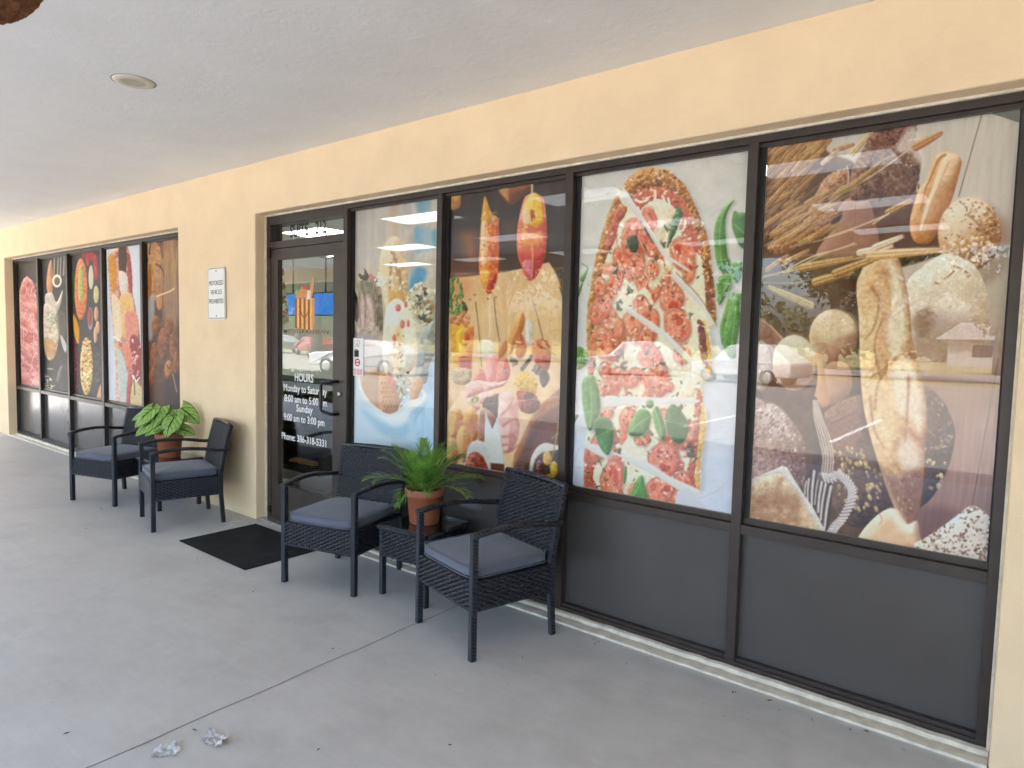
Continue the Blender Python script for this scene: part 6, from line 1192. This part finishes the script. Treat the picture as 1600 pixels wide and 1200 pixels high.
# ------------------------------------------------------- inside the shop
iw = plain('interior_paint', (.74, .75, .71), .8, var=.04); ifl = NT('interior_tile'); v = ifl.coord(scale=(1.64, 1.64, 1)); bt = ifl.n('ShaderNodeTexBrick'); ifl.l(v, bt.inputs['Vector']); bt.offset = 0; bt.inputs['Scale'].default_value = 1; bt.inputs['Color1'].default_value = (.42, .42, .34, 1); bt.inputs['Color2'].default_value = (.46, .46, .38, 1); bt.inputs['Mortar'].default_value = (.2, .2, .17, 1); bt.inputs['Mortar Size'].default_value = .008; bt.inputs['Brick Width'].default_value = 1; bt.inputs['Row Height'].default_value = 1; ifl.bsdf(bt.outputs[0], .25)
structure(MB().box(-15.5, 6, .241, 12, -.02, .010).build('shop_floor', ifl.m)); structure(MB().box(-15.5, 6, .241, 12, 3.30, 3.40).build('shop_ceiling', plain('ceiling_tile', (.72, .73, .71), .9)))
b = MB(); b.box(-15.6, -15.5, .241, 12.2, .0, 4.3); b.box(6, 6.2, .241, 12, 0, 4.3); b.box(-15.5, 6.2, 12.0, 12.2, 0, 4.3); structure(b.build('shop_walls', iw))
bk_ = MB(); bk_.box(-22, -5.9, .7, .72, .011, 3.29); 
trof = thing('ceiling_troffer', 'lit white rectangular troffer in the shop ceiling seen through the window films', 'ceiling light', (-1.73, 4.05, 3.295), group='lit troffers in the shop ceiling')
MB().box(-.60, .60, -.30, .30, -.004, .003).build('diffuser', emit('lit_diffuser', (1, .99, .97), 1.0), trof); b = MB(); b.box(-.63, .63, -.33, -.30, -.012, .003); b.box(-.63, .63, .30, .33, -.012, .003); b.box(-.63, -.60, -.299, .299, -.012, .003); b.box(.60, .63, -.299, .299, -.012, .003); b.build('frame', white, trof)
for j, y in enumerate((4.05, 6.2, 8.4)):
    for i, x in enumerate((-1.73, -4.5, -7.3, -9.95, -12.3)):
        if i or j: copy_tree(trof, (x, y, 3.295), 0, 'lit white rectangular troffer in the shop ceiling seen through the window films')
fl = thing('striped_flag', 'red white striped flag hanging just inside the door', 'flag', (-5.68, .62, 1.55)); fred, fwh, fbl = plain('flag_red', (.42, .03, .04), .8), plain('flag_white', (.75, .75, .78), .8), plain('flag_blue', (.03, .05, .22), .8)
def fold(u): return .03 * math.sin(u * 14) + .02 * math.sin(u * 31)
for k in range(9):
    b = MB(); b.grid(14, 2, lambda a, c: ((a - .5) * .26 + .10 * ((k + c) / 9 - .5), fold(a), .50 - (k + c) * .062 + .16 * a), uv=None); b.build('stripe', fred if k % 2 else fwh, fl, fix=False)
MB().tube([(-.19, 0, .66), (.06, 0, .70)], .01).build('pole', M['gasket'], fl)
sc_b = emit('menu_screen_blue', (.05, .26, .80), .10); sc_c = emit('menu_screen_cyan', (.06, .40, .62), .10)
for x, y, w, m, lab in ((-10.5, 4.0, 1.15, sc_b, 'bright blue menu screen inside the shop, left behind the bag emblem'), (-9.55, 4.0, .62, sc_b, 'dark blue menu screen inside the shop, right of the bag emblem'), (-8.95, 4.0, .6, sc_c, 'cyan menu screen inside the shop, at the right edge of the door glass')):
    t = thing('menu_screen', lab, 'screen', (x, y, 2.05), group='menu screens in the shop'); MB().box(-w / 2, w / 2, -.03, .03, -.2, .2).build('housing', M['gasket'], t, .004); MB().box(-w / 2 + .02, w / 2 - .02, -.035, -.0305, -.18, .18).build('display', m, t); b = MB(); b.tube([(0, 0, .2), (0, 0, 1.24)], .015); b.build('mount', M['gasket'], t)
dk = plain('dark_display_wood', (.030, .018, .014), .35); ct = thing('display_counter', 'dark counter with black shelves seen through the lower door glass', 'counter', (-5.95, 1.1, .011))
b = MB(); b.box(-.9, .75, -.3, .3, .95, 1.0); b.box(-.9, -.84, -.3, .3, .2, .949); b.box(.69, .75, -.3, .3, .2, .949); b.box(-.839, .689, .24, .3, .2, .949); b.box(-.839, .689, -.28, .239, .18, .22); b.box(-.9, .75, -.28, .3, .0, .05); b.box(-.839, .689, -.28, .239, .58, .60); b.build('cabinet', dk, ct)
ty = thing('pastry_tray', 'dark tray of yellow pastries on the low counter shelf inside', 'tray', (-5.68, .95, .232)); b = MB(); b.box(-.25, .25, -.12, .12, 0, .015); b.build('tray', M['gasket'], ty, .004)
for i in range(6):
    b = MB(); b.lathe([(0, 0), (.026, .004), (.03, .02), (.02, .036), (0, .042)], 12, Matrix.Translation((-.18 + i * .07, .0, .015)) @ Matrix.Diagonal((.8, 2.6, 1, 1))); b.build('pastry', plain('pastry_crust', (.62, .40, .10), .6), ty)
# ------------------------------------------- what the window glass reflects
structure(MB().box(-260, 220, -420, 120, -.6, -.20).build('ground', M['grass']))
structure(MB().add([(-260, -23.5, -.135), (220, -23.5, -.135), (220, -5.951, -.135), (-260, -5.951, -.135)], [(0, 1, 2, 3)]).add([(-60, -5.951, -.135), (-18.001, -5.951, -.135), (-18.001, 20, -.135), (-60, 20, -.135)], [(0, 1, 2, 3)]).build('parking_lot', M['asphalt']))
structure(MB().add([(-260, -48, -.135), (220, -48, -.135), (220, -38, -.135), (-260, -38, -.135)], [(0, 1, 2, 3)]).build('road', plain('worn_road', (.20, .195, .19), .85, var=.15, scale=2)))
structure(MB().add([(-260, -33, -.150), (220, -33, -.150), (220, -23.8, -.150), (-260, -23.8, -.150)], [(0, 1, 2, 3)]).build('drive_aisle', M['asphalt']))
b = MB()
for i in range(24): x = -46 + i * 2.7; b.add([(x, -14, -.130), (x + .1, -14, -.130), (x + .1, -9.2, -.130), (x, -9.2, -.130)], [(0, 1, 2, 3)])
structure(b.build('bay_lines', M['white_paint']))
def car(paint, kind, loc, rz, label, group='parked cars in the lot'):
    t = thing('parked_car', label, 'car', loc, rz, group)
    L, W = (4.6, .92); suv = kind == 'suv'
    prof = [(-2.25, .35), (-2.3, .62), (-2.2, .88), (-1.2, 1.0 if suv else .95), (-.55, 1.62 if suv else 1.42), (.2, 1.70 if suv else 1.48), (1.25, 1.66 if suv else 1.40), (2.0, 1.12 if suv else 1.0), (2.25, .95), (2.28, .55), (2.2, .35)]
    xs = [p[0] for p in prof]
    secs = [(-1, 0), (-.96, .45), (-.8, 1)]
    b = MB(); n = len(prof); ws = [W * (1 if z < 1.02 else .80) for _, z in prof]
    rows = []
    for s in (-1, 1):
        rows.append([(x, s * w, z) for (x, z), w in zip(prof, ws)])
    b.add(rows[0] + rows[1], [tuple(range(n)), tuple(range(2 * n - 1, n - 1, -1))] + [(i, i + n, i + 1 + n, i + 1) for i in range(n - 1)] + [(n - 1, 2 * n - 1, n, 0)])
    body = b.build('body', paint, t, .06)
    hz = 1.60 if suv else 1.40
    for s in (-1, 1):
        g = MB(); y = s * (W * .80 + .004); y1 = s * (W + .004) * .93
        g.add([(-1.0, y1, 1.03), (-.5, y, hz - .06), (1.2, y, hz - .06), (1.75, y1, 1.05)], [(0, 1, 2, 3)]); g.build('side_window', M['carglass'], t)
        for x in (-1.42, 1.32):
            MB().lathe([(0, -.11), (.20, -.115), (.215, -.12), (.33, -.11), (.34, 0), (.33, .11), (0, .11)], 28, Matrix.Translation((x, s * (W - .08), .34)) @ Matrix.Rotation(PI / 2, 4, 'X')).build('wheel', M['gasket'], t)
            MB().lathe([(0, -.015), (.05, -.02), (.19, -.005), (.215, .01)], 20, Matrix.Translation((x, s * (W + .045), .34)) @ Matrix.Rotation(s * PI / 2, 4, 'X')).build('hub', plain('alloy', (.5, .5, .52), .35, .8), t)
    g = MB(); g.add([(-1.16, -.70, 1.05), (-1.16, .70, 1.05), (-.62, .62, hz - .04), (-.62, -.62, hz - .04)], [(0, 1, 2, 3)], M=Matrix.Translation((-.03, 0, .02))); g.build('windscreen', M['carglass'], t)
    for s in (-1, 1): MB().box(-2.30, -2.1, s * .78 - .12, s * .78 + .12, .70, .84).build('headlight', plain('lamp_clear', (.8, .8, .8), .1), t, .03)
    return t
pw = plain('white_car_paint', (.50, .50, .51), .25, var=.02, coat=.6); pr = plain('red_car_paint', (.40, .03, .03), .25, coat=.6); pb_ = plain('blue_car_paint', (.04, .08, .30), .25, coat=.6); ps = plain('silver_car_paint', (.45, .46, .48), .25, .5, coat=.6)
car(pw, 'suv', (-15.85, -26.5, -.15), -.60, 'white car reflected in the pizza window, parked across the lot'); car(pw, 'suv', (-9.6, -25.2, -.15), .2, 'white car reflected at the left of the bread window'); car(pw, 'sedan', (-22.6, -15.4, -.135), -.35, 'large white car reflected in the door glass, nearest of the lot')
car(pr, 'sedan', (-43.5, -27.5, -.15), .3, 'red car reflected in the door glass behind the tree trunk'); car(pb_, 'suv', (-40.5, -29, -.15), .2, 'blue car reflected in the door glass'); car(ps, 'sedan', (-50, -28.5, -.15), .1, 'silver car reflected far left in the door glass'); car(pw, 'sedan', (-56, -30, -.15), .2, 'white car reflected at the far left edge of the door glass')
bark = plain('oak_bark', (.13, .095, .07), .9, var=.4, scale=6, bs=.8, bd=.03)
leafm = [leaf_green('oak_leaves_%s' % q, lo, hi, .7, .6, .35) for q, lo, hi in (('deep', (.035, .060, .018), (.085, .125, .035)), ('olive', (.060, .085, .025), (.15, .17, .055)), ('fresh', (.075, .12, .025), (.19, .22, .06)))]
def tree_mesh(seed, H, Rr):
    r = random.Random(seed); tr = MB(); lv = MB(); P = [(0, 0, -.2)]; x = y = 0
    for i in range(1, 7): x += r.uniform(-.12, .12); y += r.uniform(-.12, .12); P.append((x, y, H * .09 * i))
    tr.tube(P, .30, tap=[1.25, 1, .9, .82, .74, .66, .55])
    cl = []
    for k in range(11):
        a = k * 2.4 + r.uniform(-.3, .3); e = r.uniform(.25, 1.2); L = Rr * r.uniform(.6, 1.0); s = Vector(P[3 + k % 4]); q = s + Vector((math.cos(a) * math.cos(e), math.sin(a) * math.cos(e), math.sin(e))) * L
        m = s.lerp(q, .5) + Vector((r.uniform(-.3, .3), r.uniform(-.3, .3), .25)); tr.tube([s, m, q], .11, tap=[1, .6, .2]); cl += [(q, Rr * .42), (m, Rr * .30)]
    for c, rad in cl:
        for i in range(150):
            d = Vector((r.gauss(0, 1), r.gauss(0, 1), r.gauss(0, .75))); d = d.normalized() * rad * r.random() ** .45; p = c + d; s = r.uniform(.10, .22); u = Vector((r.gauss(0, 1), r.gauss(0, 1), r.gauss(0, 1))).normalized(); w = u.cross(Vector((r.gauss(0, 1), r.gauss(0, 1), r.gauss(0, 1)))).normalized()
            lv.add([p - u * s, p + w * s * .6, p + u * s, p - w * s * .6], [(0, 1, 2, 3)])
    return tr, lv
protos = []
for i, (sd, H, Rr) in enumerate(((1, 9, 3.6), (2, 11, 4.6), (3, 7, 3.0))):
    tr, lv = tree_mesh(sd, H, Rr); protos.append((tr.mesh('trunk'), lv.mesh('crown')))
    protos[-1][0].materials.append(bark); protos[-1][1].materials.append(leafm[i])
for k, (x, y, v, s) in enumerate(((-6.5, -36, 1, 1), (-2.0, -52, 0, 1.1), (1.5, -34, 2, 1), (4.5, -50, 1, 1), (-12, -50, 1, 1.15), (-17, -34.5, 0, 1), (-24, -49, 1, 1.2), (-31, -35, 1, 1.1), (-38, -23.6, 1, 1.25), (-47, -35, 0, 1.3), (-58, -36, 1, 1.4), (-70, -50, 1, 1.4), (-52, -52, 2, 1.5), (-36, -53, 0, 1.3), (10, -52, 0, 1.2), (-82, -38, 1, 1.5), (-33, -9.6, 1, 1), (-39, -11.5, 0, 1), (-45, -12.6, 1, 1.1), (-52, -15, 0, 1.15), (-60, -17, 1, 1.2), (-70, -20, 1, 1.3), (-44, -28, 2, 1.3), (-53, -34, 2, 1.5), (-62, -41, 2, 1.6), (-34, -27, 2, 1.1))):  # nearer left row is added, unseen, to darken the far window's reflections
    t = thing('lot_tree', 'green oak by the car park, mirrored in the shop glass or added to darken its reflections', 'tree', (x, y, -.2), k * 1.3, 'oaks across the car park'); t.scale = (s, s, s)
    for nm, me in zip(('trunk', 'crown'), protos[v]): link(nm, me, None, t)
hd = thing('clipped_hedge', 'low dark green hedge at the walkway edge, mirrored low in the door glass', 'hedge', (-16.6, -6.45, -.135)); hb = MB(); r = random.Random(8)
for i in range(11000):
    p = Vector((r.uniform(-4.0, 4.0), r.uniform(-.28, .28), r.uniform(.05, .74) + .03 * math.sin(i * .7))); s = r.uniform(.03, .065); u = Vector((r.gauss(0, 1), r.gauss(0, 1), r.gauss(0, 1))).normalized(); w_ = u.cross(Vector((r.gauss(0, 1), r.gauss(0, 1), r.gauss(0, 1)))).normalized(); hb.add([p - u * s, p + w_ * s * .6, p + u * s, p - w_ * s * .6], [(0, 1, 2, 3)])
hb.build('leaves', leafm[0], hd, fix=False); hc = MB()
for i in range(40): x = -3.9 + i * .2; hc.tube([(x, 0, 0), (x + .05 * math.sin(i), .06 * math.cos(i * 2), .3), (x + .1 * math.sin(i * 3), .1 * math.cos(i), .6)], .012)
hc.build('stems', bark, hd)
wd = MB(); r = random.Random(21)
for i in range(9000):
    x = r.uniform(-230, 150); top = 6.5 + 2.5 * math.sin(x * .13) + 1.6 * math.sin(x * .37 + 1) + 1.0 * math.sin(x * .9); y = -92 + r.uniform(-5, 3); z = top * r.random() ** .8; s = r.uniform(.35, .9)
    u = Vector((r.gauss(0, 1), r.gauss(0, 1), r.gauss(0, 1))).normalized(); w_ = u.cross(Vector((r.gauss(0, 1), r.gauss(0, 1), r.gauss(0, 1)))).normalized(); p = Vector((x, y, z)); wd.add([p - u * s, p + w_ * s * .7, p + u * s, p - w_ * s * .7], [(0, 1, 2, 3)])
wo = wd.build('distant_wood', leafm[1], None, fix=False); wo['kind'] = 'stuff'
wh = thing('low_white_building', 'long low white building far across the road, reflected in the bread window', 'building', (2, -74, -.2)); MB().box(-9, 12, -5, 0, 0, 2.6).build('wall', plain('far_white_wall', (.42, .42, .41), .8), wh); MB().prism([(-10, 2.6), (13, 2.6), (11, 4.2), (-8, 4.2)], -5.6, .6).build('roof', plain('far_pale_roof', (.40, .40, .41), .7), wh)
b = MB()
for i in range(5): b.box(-7 + i * 3.8, -5.4 + i * 3.8, .004, .05, 1.0, 2.1)
b.build('window', M['carglass'], wh)
# ------------------------------------------------------- light, sky, camera
w = bpy.data.worlds.new('World'); sc.world = w; w.use_nodes = True; nt = w.node_tree; nt.nodes.clear()
sky = nt.nodes.new('ShaderNodeTexSky'); sky.sky_type = 'NISHITA'; sky.sun_disc = False; bg = nt.nodes.new('ShaderNodeBackground'); ow = nt.nodes.new('ShaderNodeOutputWorld')
S = Vector((-.22, .42, .88)).normalized(); sky.sun_elevation = math.asin(S.z); sky.sun_rotation = math.atan2(S.x, S.y); sky.air_density = 1.0; sky.dust_density = 4.5; sky.ozone_density = 1.0
bg.inputs[1].default_value = .15; nt.links.new(sky.outputs[0], bg.inputs[0]); nt.links.new(bg.outputs[0], ow.inputs[0])
su = bpy.data.lights.new('sun', 'SUN'); su.energy = 2.9; su.angle = math.radians(.5); su.color = (1, .95, .87); so = bpy.data.objects.new('sun', su); col.objects.link(so); so.rotation_euler = S.to_track_quat('Z', 'Y').to_euler()
cam = bpy.data.cameras.new('camera'); co = bpy.data.objects.new('camera', cam); col.objects.link(co); sc.camera = co
cam.sensor_width = 36; cam.lens = 1041.632 / 1600 * 36; cam.clip_start = .05; cam.clip_end = 1500
yaw, pit, rol = 0.667126, 0.0691477, 0.0235699
F = Vector((-math.sin(yaw) * math.cos(pit), math.cos(yaw) * math.cos(pit), -math.sin(pit))); R0 = Vector((math.cos(yaw), math.sin(yaw), 0)); U0 = R0.cross(F); Rt = R0 * math.cos(rol) + U0 * math.sin(rol); U = Rt.cross(F)
co.matrix_world = Matrix(((Rt.x, U.x, -F.x, 0), (Rt.y, U.y, -F.y, -2.96396), (Rt.z, U.z, -F.z, 1.55), (0, 0, 0, 1)))
sc.view_settings.view_transform = 'Standard'; sc.view_settings.look = 'None'; sc.view_settings.exposure = 3.3; sc.view_settings.gamma = 1
sc.cycles.use_denoising = True; sc.cycles.max_bounces = 10; sc.cycles.diffuse_bounces = 6; sc.cycles.glossy_bounces = 5; sc.cycles.transparent_max_bounces = 24; sc.cycles.sample_clamp_indirect = 8
try: sc.cycles.denoiser = 'OPENIMAGEDENOISE'
except Exception: pass
